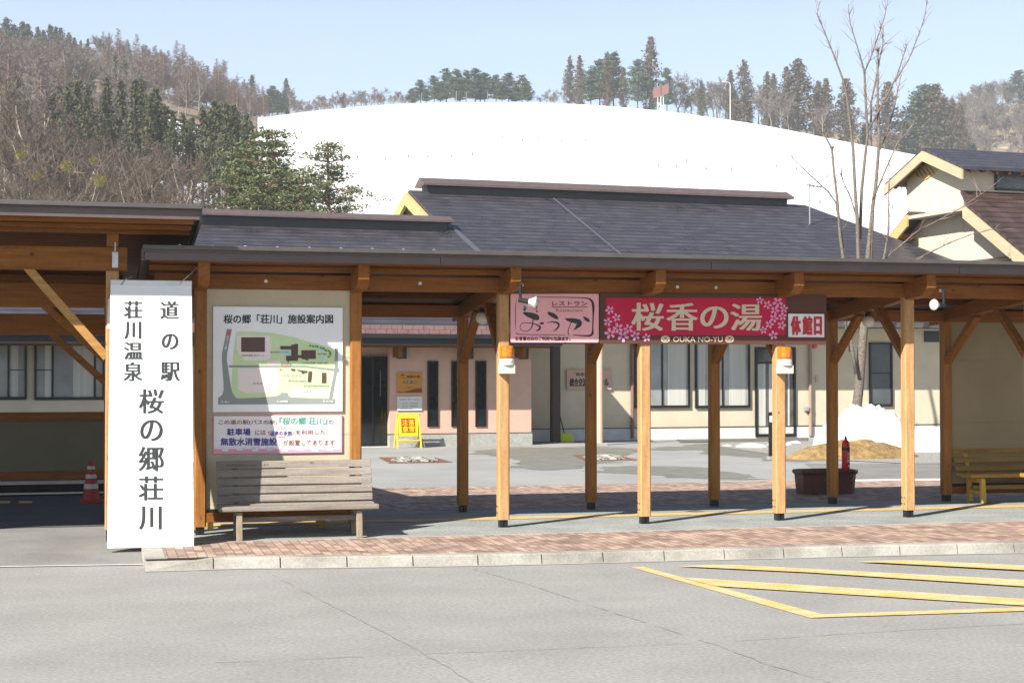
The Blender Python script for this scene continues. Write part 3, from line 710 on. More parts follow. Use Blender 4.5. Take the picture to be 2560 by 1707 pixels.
def f(mb):
    write(mb, pl, 'この道の駅(バスの駅)', *n8(175, 333, 720, 382), .014, 0, .003); write(mb, pl, 'の', *n8(1200, 335, 1246, 374), .014, 0, .003)
    write(mb, pl, 'には', *n8(515, 428, 612, 474), .014, 0, .003); write(mb, pl, 'を利用した', *n8(893, 425, 1166, 472), .014, 0, .003)
    write(mb, pl, 'が設置してあります', *n8(775, 518, 1258, 572), .014, 0, .003)
put(bd, 'brown_lettering', flat('notice_brown', (.30, .10, .09)), t, f)
def f(mb): write(mb, pl, '『桜の郷 荘川』', *n8(738, 308, 1188, 378), .018, 0, .003)
put(bd, 'green_lettering', flat('notice_green', (.06, .36, .24)), t, f)
def f(mb):
    write(mb, pl, '駐車場', *n8(252, 412, 472, 478), .03, 0, .003); write(mb, pl, '無散水消雪施設', *n8(193, 500, 718, 573), .028, 0, .003)
    write(mb, pl, '温泉の余熱', *n8(655, 435, 858, 478), .016, 0, .003)
put(bd, 'blue_lettering', flat('notice_blue', (.055, .055, .30)), t, f)
def f(mb):
    P_ = lambda *q: [n7(*p) for p in q]
    stroke(mb, pl, P_((668, 478), (655, 455), (645, 440), (640, 460), (670, 480), (757, 492), (845, 478), (872, 458), (866, 438), (852, 430)), [.5, 1, 1.6, 2, 1.6, 2.4, 1.6, 2, 1.6, .6], .0025)
    for k in (727, 757, 785): stroke(mb, pl, P_((k, 395), (k+5, 405), (k-3, 417), (k+4, 430)), [1, 2.2, 2.2, 1], .0025)
put(bd, 'steam_mark', flat('notice_red', (.62, .14, .12)), t, f)
# --- restaurant sign
RY = -.085
t = sign('restaurant_sign', 'pink restaurant sign with dark brushed lettering between the first sunlit post and the red sign', 1276, 732, 1498, 859, RY)
a = onY(1276, 859, RY); b = onY(1499, 736, RY)
mb = MB(); mb.box(a.x, b.x, RY, RY+.03, a.z, b.z); fr_ = buildw(mb, 'frame', flat('dark_sign_frame', (.035, .012, .012)), t, bevel=.004)
r49 = lambda x, y: (1240+x/4.9, 680+y/4.9)
r8 = lambda x0, y0, x1, y1: r49(x0, y0)+r49(x1, y1)
pl = plY(RY)
def f(mb):
    x0, y0, x1, y1 = 178, 268, 1258, 862; pts = []; rr = 18
    for cx, cy, a0 in ((x1-rr, y0+rr, 0), (x0+rr, y0+rr, 90), (x0+rr, y1-rr, 180), (x1-rr, y1-rr, 270)):
        for k in range(4):
            an = R(a0+30*k); pts.append(r49(cx+rr*math.cos(an), cy-rr*math.sin(an)))
    fill(mb, pl, pts, .002)
bd = put(fr_, 'board', flat('sign_pink', (.80, .40, .42), .7), t, f)
MAR = flat('sign_maroon', (.05, .008, .012)); DGR = flat('sign_charcoal', (.03, .03, .028))
Q = lambda *q: [r49(*p) for p in q]
def f(mb):
    stroke(mb, pl, Q((450, 305), (800, 310), (1080, 318), (1165, 345), (1192, 420), (1190, 560), (1185, 690), (1180, 755), (1140, 780), (1050, 778), (945, 770)), [1, 1.8, 2.4, 5, 6.5, 3, 3, 6, 4.5, 3, 1.5], .004)
    stroke(mb, pl, Q((250, 340), (240, 450), (238, 600), (243, 705)), [.7, 1.5, 1.5, .7], .004)
    stroke(mb, pl, Q((243, 735), (262, 758), (400, 766), (600, 768), (845, 770)), [1, 1.8, 1.4, 1.4, 1.2], .004)
put(bd, 'brushed_border', MAR, t, f)
def f(mb):
    # o
    fill(mb, pl, Q((330, 495), (345, 488), (450, 500), (515, 525), (533, 560), (520, 590), (480, 590), (430, 570), (370, 540), (335, 510))[::-1], .004)
    stroke(mb, pl, Q((455, 580), (450, 630), (430, 690), (370, 725), (310, 710), (295, 665), (320, 630), (370, 622), (450, 630), (520, 655), (540, 680), (520, 710), (490, 722)), [2.5, 3, 2, 1.5, 1.5, 1.5, 1.5, 1.6, 1.8, 4, 5.5, 4.5, 1], .0042)
    ell(mb, pl, *r49(562, 628), 5, 3.2, .004)
    # u
    fill(mb, pl, Q((628, 495), (645, 485), (710, 505), (755, 540), (765, 575), (735, 578), (690, 555), (645, 525))[::-1], .004)
    stroke(mb, pl, Q((625, 622), (690, 610), (750, 622), (770, 650), (750, 690), (700, 730)), [1, 3, 5, 4.5, 4, 1], .0042)
    # ka
    fill(mb, pl, Q((840, 565), (960, 565), (1030, 580), (1055, 615), (1045, 660), (1000, 690), (945, 715), (975, 670), (990, 635), (900, 610), (860, 590))[::-1], .004)
    stroke(mb, pl, Q((925, 610), (905, 655), (885, 710), (885, 750), (900, 780)), [1.5, 1.6, 1.6, 1.8, 1], .0042)
    fill(mb, pl, Q((1065, 548), (1085, 545), (1135, 570), (1152, 600), (1135, 615), (1100, 600), (1075, 572))[::-1], .004)
put(bd, 'brushed_lettering', DGR, t, f)
def f(mb):
    write(mb, pl, 'レストラン', *r8(690, 358, 1120, 415), .012, 0, .004); rect(mb, pl, *r8(680, 426, 1118, 434), .004)
    write(mb, pl, 'お食事のみのご利用も出来ます。', *r8(236, 790, 912, 842), .02, 0, .004)
    for k in ((500, 480), (345, 460)): ell(mb, pl, *r49(*k), 2, 2.6, .004)
put(bd, 'small_lettering', MAR, t, f)
def f(mb): write(mb, pl, 'Restaurant', *r8(735, 448, 1065, 488), .0, 0, .004)
put(bd, 'thin_lettering', flat('sign_plum', (.30, .12, .14)), t, f)
def f(mb):
    fill(mb, pl, Q((455, 375), (490, 345), (525, 350), (505, 385), (512, 420), (500, 455), (470, 450), (450, 410))[::-1], .004)
    fill(mb, pl, Q((330, 410), (360, 415), (380, 440), (360, 480), (340, 485), (350, 455), (320, 460), (345, 440))[::-1], .004)
put(bd, 'green_leaves', flat('sign_green', (.02, .22, .15)), t, f)
def f(mb):
    fill(mb, pl, Q((385, 380), (420, 350), (445, 380), (435, 420), (395, 430))[::-1], .004)
put(bd, 'white_petals', flat('sign_white', (.80, .78, .76)), t, f)
# --- red bath-house sign
t = sign('bathhouse_sign', 'long brown and crimson sign with cream lettering and pink blossoms hung under the walkway beam', 1500, 735, 2066, 860, RY)
a = onY(1500, 859, RY); b = onY(2066, 739, RY)
mb = MB(); mb.box(a.x, b.x, RY, RY+.03, a.z, b.z); bd = buildw(mb, 'board', flat('sign_brown', (.10, .036, .024), .7), t, bevel=.003)
s8 = lambda x, y: (1480+x/3.794, 700+y/3.794)
s88 = lambda x0, y0, x1, y1: s8(x0, y0)+s8(x1, y1)
def f(mb): rect(mb, pl, *s88(132, 170, 1835, 522), .002)
put(bd, 'crimson_field', flat('sign_crimson', (.50, .010, .055), .75), t, f)
CRM = flat('sign_cream', (.64, .56, .40))
def f(mb):
    for ch, q in (('桜', (372, 215, 680, 480)), ('香', (704, 218, 1004, 480)), ('の', (1026, 250, 1296, 460)), ('湯', (1312, 225, 1612, 480))):
        write(mb, pl, ch, *s88(*q), .006, 1.7, .004)
    write(mb, pl, 'OUKA NO-YU', *s88(770, 537, 1240, 587), .012, 0, .004)
    for cx in (696, 1305): ell(mb, pl, *s8(cx, 560), 11.5, 8.6, .003)
put(bd, 'cream_lettering', CRM, t, f)
def f(mb):
    for cx in (696, 1305):
        W8 = lambda *q: [s8(cx+x_, 560+y_) for x_, y_ in q]
        stroke(mb, pl, W8((-24, 2), (-18, 16), (0, 22), (18, 16), (24, 2)), [1.6, 1.8, 1.8, 1.8, 1.6], .0045)
        for dx in (-10, 0, 10): stroke(mb, pl, W8((dx, -22), (dx+4, -12), (dx-3, -2), (dx+2, 8)), [1.1]*4, .0045)
put(bd, 'steam_marks', flat('sign_brown', (.10, .036, .024), .7), t, f)
FL = [(167, 285, 44), (232, 355, 42), (150, 397, 43), (247, 455, 52), (345, 462, 48), (172, 507, 57), (295, 535, 58), (412, 528, 48), (517, 545, 42),
      (1592, 195, 38), (1665, 235, 43), (1762, 212, 52), (1735, 288, 44), (1822, 272, 40), (1808, 345, 42), (1727, 362, 44), (1683, 420, 42), (1800, 430, 44), (1625, 475, 38), (1720, 523, 46)]
def f(mb):
    rf_ = random.Random(11)
    for cx, cy, r_ in FL:
        a0 = rf_.uniform(0, 72)
        for k in range(5):
            a = R(a0+72*k); c, s_ = math.cos(a), math.sin(a)
            pp = [(.16, 0), (.42, -.22), (.80, -.24), (1, -.12), (.86, 0), (1, .12), (.80, .24), (.42, .22)]
            pts = [s8(cx+r_*(u*c-v*s_), cy+r_*(u*s_+v*c)) for u, v in pp]
            o = len(mb.v); mb.v += [tuple(pl(x, y, .006)) for x, y in pts]
            mb.f += [(o, o+1, o+2, o+4), (o+2, o+3, o+4), (o, o+4, o+6, o+7), (o+4, o+5, o+6)]; mb.m += [0]*4
put(bd, 'blossoms', flat('sign_blossom', (.74, .33, .52)), t, f)
# --- closed-day plate
t = sign('closed_plate', 'small white plate with red lettering at the right end of the crimson sign', 1971, 785, 2060, 842, RY-.012)
a = onY(1971, 842.5, RY-.012); b = onY(2060.5, 785, RY-.012)
mb = MB(); mb.box(a.x, b.x, RY-.014, RY-.002, a.z, b.z); bd = buildw(mb, 'plate', flat('plate_white', (.74, .76, .77)), t, bevel=.002)
pl = plY(RY-.014)
def f(mb):
    for ch, q in (('休', (1885, 342, 1982, 522)), ('館', (1995, 342, 2092, 522)), ('日', (2104, 345, 2182, 520))): write(mb, pl, ch, *s88(*q), .035, .3, .002)
put(bd, 'lettering', flat('plate_red', (.50, .02, .025)), t, f)
# ================================================================== benches
def bench(name, label, loc, L, wm, wmz, nslat, seat_z, back_z, text=None, seat_d=.40, gap=.014, group=None):
    t = thing(name, label, 'bench', loc, 0, group)
    hb = (back_z-seat_z-.035)/nslat
    ya, yb = seat_d*.5-.03, seat_d*.5+.10
    for k in range(nslat):                     # leaning back slats
        z0 = seat_z+.03+k*hb; z1 = z0+hb-gap
        y0 = ya+(yb-ya)*k/nslat; y1 = ya+(yb-ya)*(k+1)/nslat
        mb = MB(); mb.prism([(-L/2, y0, z0), (-L/2, y1-.005, z1), (-L/2, y1+.042, z1), (-L/2, y0+.047, z0)], (L, 0, 0))
        o = mb.build('back_slat', wm, t, bevel=.006)
        if text and k == nslat-1:
            vs, fs = glyphs(text); m2 = MB()
            tx0, tx1 = -L/2+.10, -L/2+.545
            m2.add([(tx0+u*(tx1-tx0), y0+(y1-.005-y0)*(.30+.34*v)-.0015, z0+(z1-z0)*(.30+.34*v)) for u, v in vs], fs)
            m2.build('lettering', flat('bench_text', (.03, .07, .05)), o)
    ws = seat_d/3
    for k in range(3):
        y0 = -seat_d/2+k*ws; dz = (.012, 0, .014)[k]
        mb = MB(); mb.box(-L/2, L/2, y0+.003, y0+ws-.004, seat_z-.05+dz, seat_z+dz); mb.build('seat_slat', wm, t, bevel=.010)
    for sx in (-1, 1):
        x = sx*(L/2-.20)
        mb = MB(); mb.bar((x, -seat_d/2+.075, seat_z-.051), (x, -seat_d/2+.045, 0), .06, .06, (0, 1, 0)); mb.build('leg', wmz, t, bevel=.006)
        mb = MB(); mb.bar((x, seat_d/2-.02, 0), (x, seat_d/2+.01, seat_z-.05), .06, .055, (0, 1, 0)); mb.build('leg', wmz, t, bevel=.006)
        mb = MB(); mb.bar((x, ya+.045, seat_z-.0), (x, yb+.055, back_z-.03), .055, .035, (0, 1, 0)); mb.build('back_post', wmz, t)
        mb = MB(); mb.box(x-.025, x+.025, -seat_d/2+.08, seat_d/2-.05, seat_z-.11, seat_z-.051); mb.build('cross_rail', wmz, t, bevel=.005)
        mb = MB(); mb.box(x-.022, x+.022, -seat_d/2+.09, seat_d/2-.04, .115, .16); mb.build('cross_rail', wmz, t, bevel=.005)
    mb = MB(); mb.box(-L/2+.2, L/2-.2, seat_d/2-.11, seat_d/2-.06, .16, .215); mb.build('stretcher', wm, t, bevel=.005)
    return t
bench('grey_bench', 'weathered grey slatted bench below the pink notice', (-2.335, -.575, 0), 1.63, GREYW, GREYWZ, 5, .335, .80, '岐阜県産間伐材を使用しています', seat_d=.44)
bench('yellow_bench', 'yellow pine slatted bench in the shade against the right hand wall panel', (7.50, 1.70, 0), 1.66, YELW, YELWZ, 3, .375, .745, '岐阜県産間伐材を使用しています', gap=.045)
hb = bench('yellow_bench', 'yellow bench half hidden behind the map wall, only its legs showing under the sill', (-2.55, .62, 0), 1.62, YELW, YELWZ, 3, .365, .66, gap=.045); hb.rotation_euler.z = math.pi
sb = thing('plank_bench', 'low plank bench with its sunlit end just inside the right edge', 'bench', (7.95, .72, 0))
mb = MB(); mb.box(-.97, .6, -.15, .15, .385, .435); mb.build('seat', YELW, sb, bevel=.008)
for x in (-.6, .4):
    mb = MB(); mb.box(x-.03, x+.03, -.12, .12, 0, .384); mb.build('leg', YELWZ, sb, bevel=.006)

# ================================================================== lamps, beacons, floodlights
GLOBE = mat('opal_globe', (.62, .60, .55), .25, .03, 3, spec=.5)
for i, nm_ in ((0, 'white opal globe lamp hanging beside the pink restaurant sign'), (3, 'white opal globe lamp hanging in front of the bare tree trunk'), (6, 'white opal globe lamp hanging over the shaded bench')):
    t = thing('globe_lamp', nm_, 'lamp', (i*P, 1.0, 2.345), 0, 'globe lamps under the walkway')
    mb = MB(); mb.lathe([(.002, -.076), (.03, -.070), (.056, -.051), (.071, -.026), (.076, 0), (.071, .026), (.056, .051), (.035, .066)], n=24); mb.build('globe', GLOBE, t, smooth=True)
    mb = MB(); mb.lathe([(.036, .064), (.036, .085), (.028, .10), (.05, .112), (.05, .125)], n=16); mb.build('fitting', STEEL, t)
AMB = mat('amber_lens', (.80, .24, .008), .06, .35, 30, stretch=(1, 1, .3), spec=.8)
AMB.node_tree.nodes['Principled BSDF'].inputs['Transmission Weight'].default_value = .35
for x, s_ in ((.01, 'amber beacon lamp on the sunlit post under the restaurant sign'), (3.32, 'amber beacon lamp on the weathered post below the closed day plate')):
    t = thing('beacon_lamp', s_, 'beacon', (x, -.13, 1.79), 0, 'amber warning beacons')
    mb = MB(); mb.box(-.084, .084, -.06, .065, -.095, .0); mb.build('bracket', flat('beacon_bracket', (.60, .57, .48)), t, bevel=.006)
    mb = MB(); mb.lathe([(.088, .001), (.091, .008), (.084, .012), (.082, .065), (.078, .07)], n=24); c = mb.build('base', flat('beacon_white', (.78, .78, .78), .3), t)
    mb = MB()
    ell(mb, lambda a, b, l: Vector((a, -.0842, b)), .012, .04, .028, .013)
    mb.build('badge', flat('beacon_badge', (.22, .22, .22)), c)
    mb = MB(); ell(mb, lambda a, b, l: Vector((a, -.0855, b)), .012, .04, .024, .006); mb.build('badge_band', flat('beacon_white', (.78, .78, .78)), c)
    mb = MB(); mb.lathe([(.078, .071), (.080, .10), (.078, .185), (.072, .203), (.056, .213), (.01, .216)], n=28); mb.build('lens', AMB, t, smooth=True)
    mb = MB(); mb.lathe([(.02, .075), (.02, .14)], n=10); mb.box(-.035, .035, .015, .02, .085, .16); mb.build('reflector', GALV, t)
for (x, s_, dx) in ((.06, 'black floodlight with white reflector bulb in front of the restaurant sign', .9), (5.11, 'black floodlight with white reflector bulb pointing left near the right end', -1)):
    t = thing('floodlight', s_, 'floodlight', (x-.02, -.60, 2.66), 0, 'floodlights under the eave')
    d = Vector((dx, -.35, -.15 if dx > 0 else 0)).normalized()
    mb = MB(); mb.lathe([(.03, 0), (.03, -.012), (.019, -.02), (.017, -.155), (.02, -.165)], n=12); mb.build('stem', STEEL, t)
    e = Vector((0, 0, -.175))
    mb = MB(); mb.tube([e-d*.02, e+d*.035, e+d*.09], [.024, .026, .03], 12); mb.build('socket', STEEL, t)
    mb = MB(); mb.lathe([(.028, .09), (.036, .11), (.062, .155), (.066, .165), (.058, .178), (.02, .188)], e, 20, d); mb.build('bulb', mat('reflector_bulb', (.75, .75, .75), .15, .02, 3, metal=.35), t, smooth=True)

# ================================================================== planter tub with fire extinguisher
pc = Vector((5.61, 3.62, .006)); t = thing('planter_tub', 'brown plastic planter tub with rolled rim behind the walkway posts', 'planter', pc)
PLB = mat('planter_brown', (.10, .035, .024), .45, .15, 5, bump=.03)
def tubring(w, d, c, z): return [(x, y, z) for x, y in ((-w+c, -d), (w-c, -d), (w, -d+c), (w, d-c), (w-c, d), (-w+c, d), (-w, d-c), (-w, -d+c))]
mb = MB(); lv = [(.385, .215, .0), (.405, .235, .27), (.425, .25, .285), (.43, .258, .31), (.42, .25, .335), (.395, .23, .335), (.385, .22, .27)]
for w, d, z in lv: mb.v += tubring(w, d, .09, z)
for i in range(len(lv)-1):
    for k in range(8): mb.f.append((i*8+k, i*8+(k+1) % 8, i*8+8+(k+1) % 8, i*8+8+k)); mb.m.append(0)
mb.f.append(tuple(range(8))[::-1]); mb.m.append(0)
mb.build('tub', PLB, t)
mb = MB(); mb.poly(tubring(.386, .221, .09, .275)); mb.build('soil', MATS['dark_soil'], t)
ec = Vector((5.91, 3.58, .283)); t = thing('fire_extinguisher', 'red fire extinguisher with white lettering standing in the brown tub', 'fire extinguisher', ec)
ER = flat('extinguisher_red', (.66, .012, .02), .25)
mb = MB(); mb.lathe([(.055, 0), (.058, .01), (.058, .40), (.052, .435), (.035, .462), (.02, .475)], n=24); cy = mb.build('cylinder', ER, t, smooth=True)
mb = MB(); mb.lathe([(.020, .474), (.022, .49), (.015, .505), (.012, .53)], n=12); mb.build('valve', ER, t)
mb = MB(); mb.lathe([(.0592, .325), (.0592, .365)], n=24); mb.build('band', STEEL, cy)
mb = MB()
for k, ch in enumerate('消火器'):
    vs, fs = glyphs(ch); z0 = .255-k*.05
    for q_ in (-1, 0, 1): mb.add([(-.008+u*.044+q_*.002, -.0602+.006*abs(u-.3)-.0002*q_, z0+v*.043) for u, v in vs], fs)
mb.add([(.0, -.0605, .105), (.018, -.0605, .12), (.036, -.0605, .105), (.018, -.0605, .09)], [(0, 3, 2, 1)])
mb.build('lettering', flat('plate_white', (.74, .76, .77)), cy)
t = thing('marker_post', 'short thin black post with white foot beyond the weathered walkway post', 'post', onz(1926, 1149))
mb = MB(); mb.box(-.028, .028, -.028, .028, .07, .93); mb.build('shaft', STEEL, t)
mb = MB(); mb.box(-.06, .06, -.06, .06, 0, .069); mb.build('foot', KERBM, t, bevel=.01)
mb = MB(); mb.box(-.026, .026, -.032, -.0285, .74, .86); mb.build('label_plate', WHT, t)

# ================================================================== stone beds let into the plaza
BEDW = wood('bed_frame_wood', (.23, .125, .085), (.14, .07, .045), 'x', .8)
STN = mat('white_stone', (.33, .32, .285), .8, .4, 6, bump=.3)
for lab, q in (('timber edged bed of white stones sunk in the plaza in front of the bath-house entrance', ((946, 1144), (1085, 1143.5), (1132, 1156.5), (975, 1159))),
               ('timber edged bed of white stones sunk in the plaza near the pink column', ((1430, 1138), (1545, 1137), (1593, 1151.5), (1462, 1153)))):
    Wp = [onz(x, y, .0) for x, y in q]; c = sum(Wp, Vector())/4; t = thing('stone_bed', lab, 'stone bed', c, 0, 'stone beds in the plaza')
    mb = MB(); ins = [p.lerp(c, .24) for p in Wp]
    o = [p-c for p in Wp]; i_ = [p-c for p in ins]
    mb.add([(p.x, p.y, .012) for p in o]+[(p.x, p.y, .012) for p in i_]+[(p.x, p.y, -.0) for p in i_], [(0, 1, 5, 4), (1, 2, 6, 5), (2, 3, 7, 6), (3, 0, 4, 7), (4, 5, 9, 8), (5, 6, 10, 9), (6, 7, 11, 10), (7, 4, 8, 11)])
    mb.add([(p.x, p.y, .002) for p in o]+[(p.x, p.y, .012) for p in o], [(0, 1, 5, 4), (1, 2, 6, 5), (2, 3, 7, 6), (3, 0, 4, 7)])
    mb.build('frame', BEDW, t)
    mb = MB(); mb.poly([(p.x, p.y, .0045) for p in i_]); mb.build('gravel', mat('dark_gravel', (.12, .115, .10), .95, .4, 20, bump=.6), t)
    mb = MB(); rs = random.Random(4)
    for k in range(95):
        u, v = rs.uniform(.03, .97), rs.uniform(.05, .95)
        p = (i_[0].lerp(i_[1], u)).lerp(i_[3].lerp(i_[2], u), v); r_ = rs.uniform(.025, .07)*(1.2 if u > .5 else 1)
        rot = Matrix.Rotation(rs.uniform(0, 6), 3, 'Z')
        vs = [rot @ Vector((r_*sx*rs.uniform(.6, 1.2), r_*sy*rs.uniform(.5, 1.1), r_*(.1+.5*sz*rs.uniform(.5, 1)))) + Vector((p.x, p.y, .004)) for sz in (0, 1) for sx, sy in ((-1, -1), (1, -1), (1, 1), (-1, 1))]
        mb.add(vs, [(3, 2, 1, 0), (4, 5, 6, 7), (0, 1, 5, 4), (1, 2, 6, 5), (2, 3, 7, 6), (3, 0, 4, 7)])
    st = mb.build('stones', STN, t); st['kind'] = 'stuff'

# ================================================================== main building (its own frame: a along, n back, z up)
hall = thing('station_hall', 'cream and pink roadside station hall with long dark shingle roofs behind the walkway', 'building', BO, BPH)
def hb_(mb, name, m, **k): return mb.build(name, m, hall, **k)
def hsub(mb, name, m, part, **k): return mb.build(name, m, part, **k)
NM = 1.80
mb = MB()
mb.box(3.43, 17.0, NM, 20, .312, 3.05); mb.box(-18, -.72, .62, 9, .0, 2.4); mb.box(-.1, 3.43, 2.2, 12, 0, 3.0)
wl = hb_(mb, 'wall', CREAM)
mb = MB(); mb.box(3.43, 17.02, NM-.025, NM+.1, -.02, .295); hsub(mb, 'base_course', BASEC, wl)
mb = MB(); mb.box(3.43, 17.03, NM-.035, NM+.1, .295, .315); hsub(mb, 'flashing', STEEL, wl)
mb = MB(); mb.box(-.02, 3.41, 0, 2.1, .30, 2.42); mb.box(-.75, -.02, .3, 2.1, 2.08, 2.42); pw = hb_(mb, 'pink_wall', PINKW)
mb = MB(); jx = -.02
for a in (-.02, .93, 1.9, 2.85): mb.box(a, min(a+.96, 3.43), -.022, .3, -.02, .28)
mb.box(3.38, 3.432, .301, 2.0, -.02, .28)
hsub(mb, 'granite_base', GRAN, pw)
mb = MB(); mb.box(-.03, 3.42, -.012, .3, .281, .30); hsub(mb, 'flashing', STEEL, pw)
# entrance doors
mb = MB(); mb.box(-.70, -.02, .22, .30, .01, 2.075); dr = hb_(mb, 'entrance_door', GLASSD)
mb = MB()
for a in (-.70, -.38, -.05): mb.box(a, a+.035, .20, .23, .01, 2.075)
mb.box(-.70, -.02, .20, .23, 2.03, 2.075); mb.box(-.70, -.02, .20, .23, .01, .07); hsub(mb, 'door_frame', BLK, dr)
mb = MB(); mb.box(-.20, -.185, .185, .20, 1.15, 1.75); hsub(mb, 'handle', flat('door_handle', (.14, .14, .14), .4), dr)
mb = MB(); mb.box(-.75, .02, .05, .7, -.02, .015); hb_(mb, 'threshold', BASEC)
# slit windows
for x0, x1 in ((1068, 1095), (1128, 1151), (1188, 1215)):
    p = bl(x0, 1066, 0); q = bl(x1, 902, 0)
    mb = MB(); w = .03
    for a, b, c, d in ((p.x, p.x+w, p.z, q.z), (q.x-w, q.x, p.z, q.z), (p.x, q.x, p.z, p.z+w), (p.x, q.x, q.z-w, q.z)): mb.box(a, b, -.035, .02, c, d)
    fr_ = hsub(mb, 'slit_window', BLK, pw) if 0 else mb.build('slit_window', BLK, hall)
    mb = MB(); mb.box(p.x+.01, q.x-.01, -.012, .02, p.z+.01, q.z-.01); mb.build('pane', GLASSD, fr_)
# windows of the cream walls
def window(x0, y0, x1, y1, n, cols, curt=True, mids=(), name='window', w=.05, hrow=None):
    p = bl(x0, y1, n); q = bl(x1, y0, n); A0, A1, Z0, Z1 = p.x, q.x, p.z, q.z
    mb = MB()
    for a, b, c, d in ((A0, A0+w, Z0, Z1), (A1-w, A1, Z0, Z1), (A0+w, A1-w, Z0, Z0+w*1.3), (A0+w, A1-w, Z1-w, Z1)): mb.box(a, b, n-.06, n+.02, c, d)
    for k, fx in enumerate(mids): mb.box(A0+(A1-A0)*fx-.02, A0+(A1-A0)*fx+.02, n-.05-.004*k, n+.02, Z0+w*1.3, Z1-w)
    if hrow:
        a0, a1, zf = hrow; mb.box(A0+(A1-A0)*a0+.02, A0+(A1-A0)*a1-.02, n-.045, n-.012, Z0+(Z1-Z0)*zf-.01, Z0+(Z1-Z0)*zf+.01)
    fr_ = hb_(mb, name, BLK, bevel=.004)
    mb = MB(); mb.box(A0+.02, A1-.02, n-.020, n+.0, Z0+.02, Z1-.02); mb.build('pane', cols, fr_)
    return fr_, (A0, A1, Z0, Z1)
def curtained(x0, y0, x1, y1, n, mids, strips, **k):
    fr_, (A0, A1, Z0, Z1) = window(x0, y0, x1, y1, n, GLASSG, mids=mids, **k)
    mb = MB()
    for s0, s1 in strips: mb.box(A0+(A1-A0)*s0, A0+(A1-A0)*s1, n-.026, n-.021, Z0+.06, Z1-.05)
    mb.build('curtain', CURT, fr_)
curtained(1585, 780, 1723, 1020, NM, (.50,), ((.05, .20), (.60, .93)))
curtained(1737, 780, 1873, 1020, NM, (.50,), ((.06, .18), (.62, .92)))
curtained(-120, 838, 68, 1000, .62, (.75,), ((.10, .35), (.78, .88),), hrow=(.75, .97, .46))
curtained(85, 838, 262, 1000, .62, (.26, .86), ((.15, .24), (.55, .84)), hrow=(.02, .26, .46))
fr_, bb = window(1887, 868, 1987, 1092, NM, mat('door_glass', (.10, .10, .09), .1, .3, 2), mids=(.52,), name='glass_door', w=.06)
mb = MB(); mb.box(bb[0]+.07, bb[0]+.30, NM-.026, NM-.021, .12, 2.0); mb.box(bb[0]+.40, bb[0]+.56, NM-.026, NM-.021, .12, 2.0); mb.box(bb[0]+.95, bb[0]+1.0, NM-.026, NM-.021, .12, 2.0); mb.build('curtain', CURT, fr_)
mb = MB(); mb.box(bb[0]+.06, bb[1]-.06, NM-.05, NM-.02, 1.93, 1.99); mb.build('transom_bar', BLK, fr_)
window(2172, 856, 2229, 1016, NM, mat('grey_blind', (.085, .095, .10), .3, .1, 3), hrow=(0, 1, .52))
p = bl(2310, 855, NM); q = bl(2346, 800, NM)
mb = MB(); mb.box(p.x, q.x, NM-.03, NM+.01, p.z, q.z)
for k in range(7): mb.box(p.x, q.x, NM-.045, NM-.03, p.z+.02+k*.07, p.z+.05+k*.07)
hb_(mb, 'louvre', flat('louvre_grey', (.045, .05, .055)))
for x, c, zt in ((1581, flat('pipe_brown', (.20, .12, .10)), 2.6), (2026, flat('pipe_taupe', (.30, .22, .17)), 2.7)):
    p = bl(x, 1000, NM-.07); mb = MB(); mb.tube([(p.x, NM-.07, .05), (p.x, NM-.07, zt)], .045, 10)
    for z in (.75, 1.75): mb.tube([(p.x, NM-.07, z), (p.x, NM-.07, z+.03)], .052, 10)
    hb_(mb, 'downpipe', c)
p = bl(2013, 1046, NM); mb = MB(); mb.box(p.x-.04, p.x+.04, NM-.14, NM, .70, .80); mb.box(p.x, p.x+.16, NM-.1, NM, .70, .73); hb_(mb, 'water_tap', GALV)
p = bl(2040, 960, NM); mb = MB(); mb.box(p.x-.02, p.x+.06, NM-.03, NM, 1.45, 1.62); hb_(mb, 'wall_box', flat('wall_box', (.45, .44, .36)))
p = bl(2035, 865, NM); mb = MB(); mb.lathe([(.07, 0), (.07, .03), (.03, .06)], (p.x, NM-.01, p.z), 12, (0, -1, 0)); hb_(mb, 'alarm_lamp', flat('alarm_red', (.6, .08, .06)))
# recess by the pink wall: meter box, dark column, pink column
mb = MB(); mb.box(3.46, 3.62, NM-.09, NM, 1.02, 1.24); hb_(mb, 'meter_box', flat('meter_grey', (.33, .36, .36)))
p = bl(1388, 1100, 1.2); mb = MB(); mb.box(p.x-.10, p.x+.10, 1.1, 1.3, 0, 2.5); hb_(mb, 'dark_column', flat('column_brown', (.055, .035, .03)))
p = bl(1499, 1100, -.68); mb = MB(); mb.tube([(p.x, -.68, .06), (p.x, -.68, 2.6)], .085, 20); pcx = hb_(mb, 'pink_column', PINKW, smooth=False)
mb = MB(); mb.box(p.x-.15, p.x+.15, -.83, -.53, -.01, .059); mb.build('column_foot', GRAN, pcx, bevel=.01)
for x in (2.0,):
    pass
for a in (.15, 1.75, 3.1):
    mb = MB(); mb.box(a, a+.19, -.16, -.0, 2.02, 2.30); hb_(mb, 'eave_lamp', flat('lamp_box', (.03, .035, .045)))
    mb = MB(); mb.box(a-.10, a-.005, -.55, .0, 2.05, 2.30); hb_(mb, 'eave_bracket', WY)
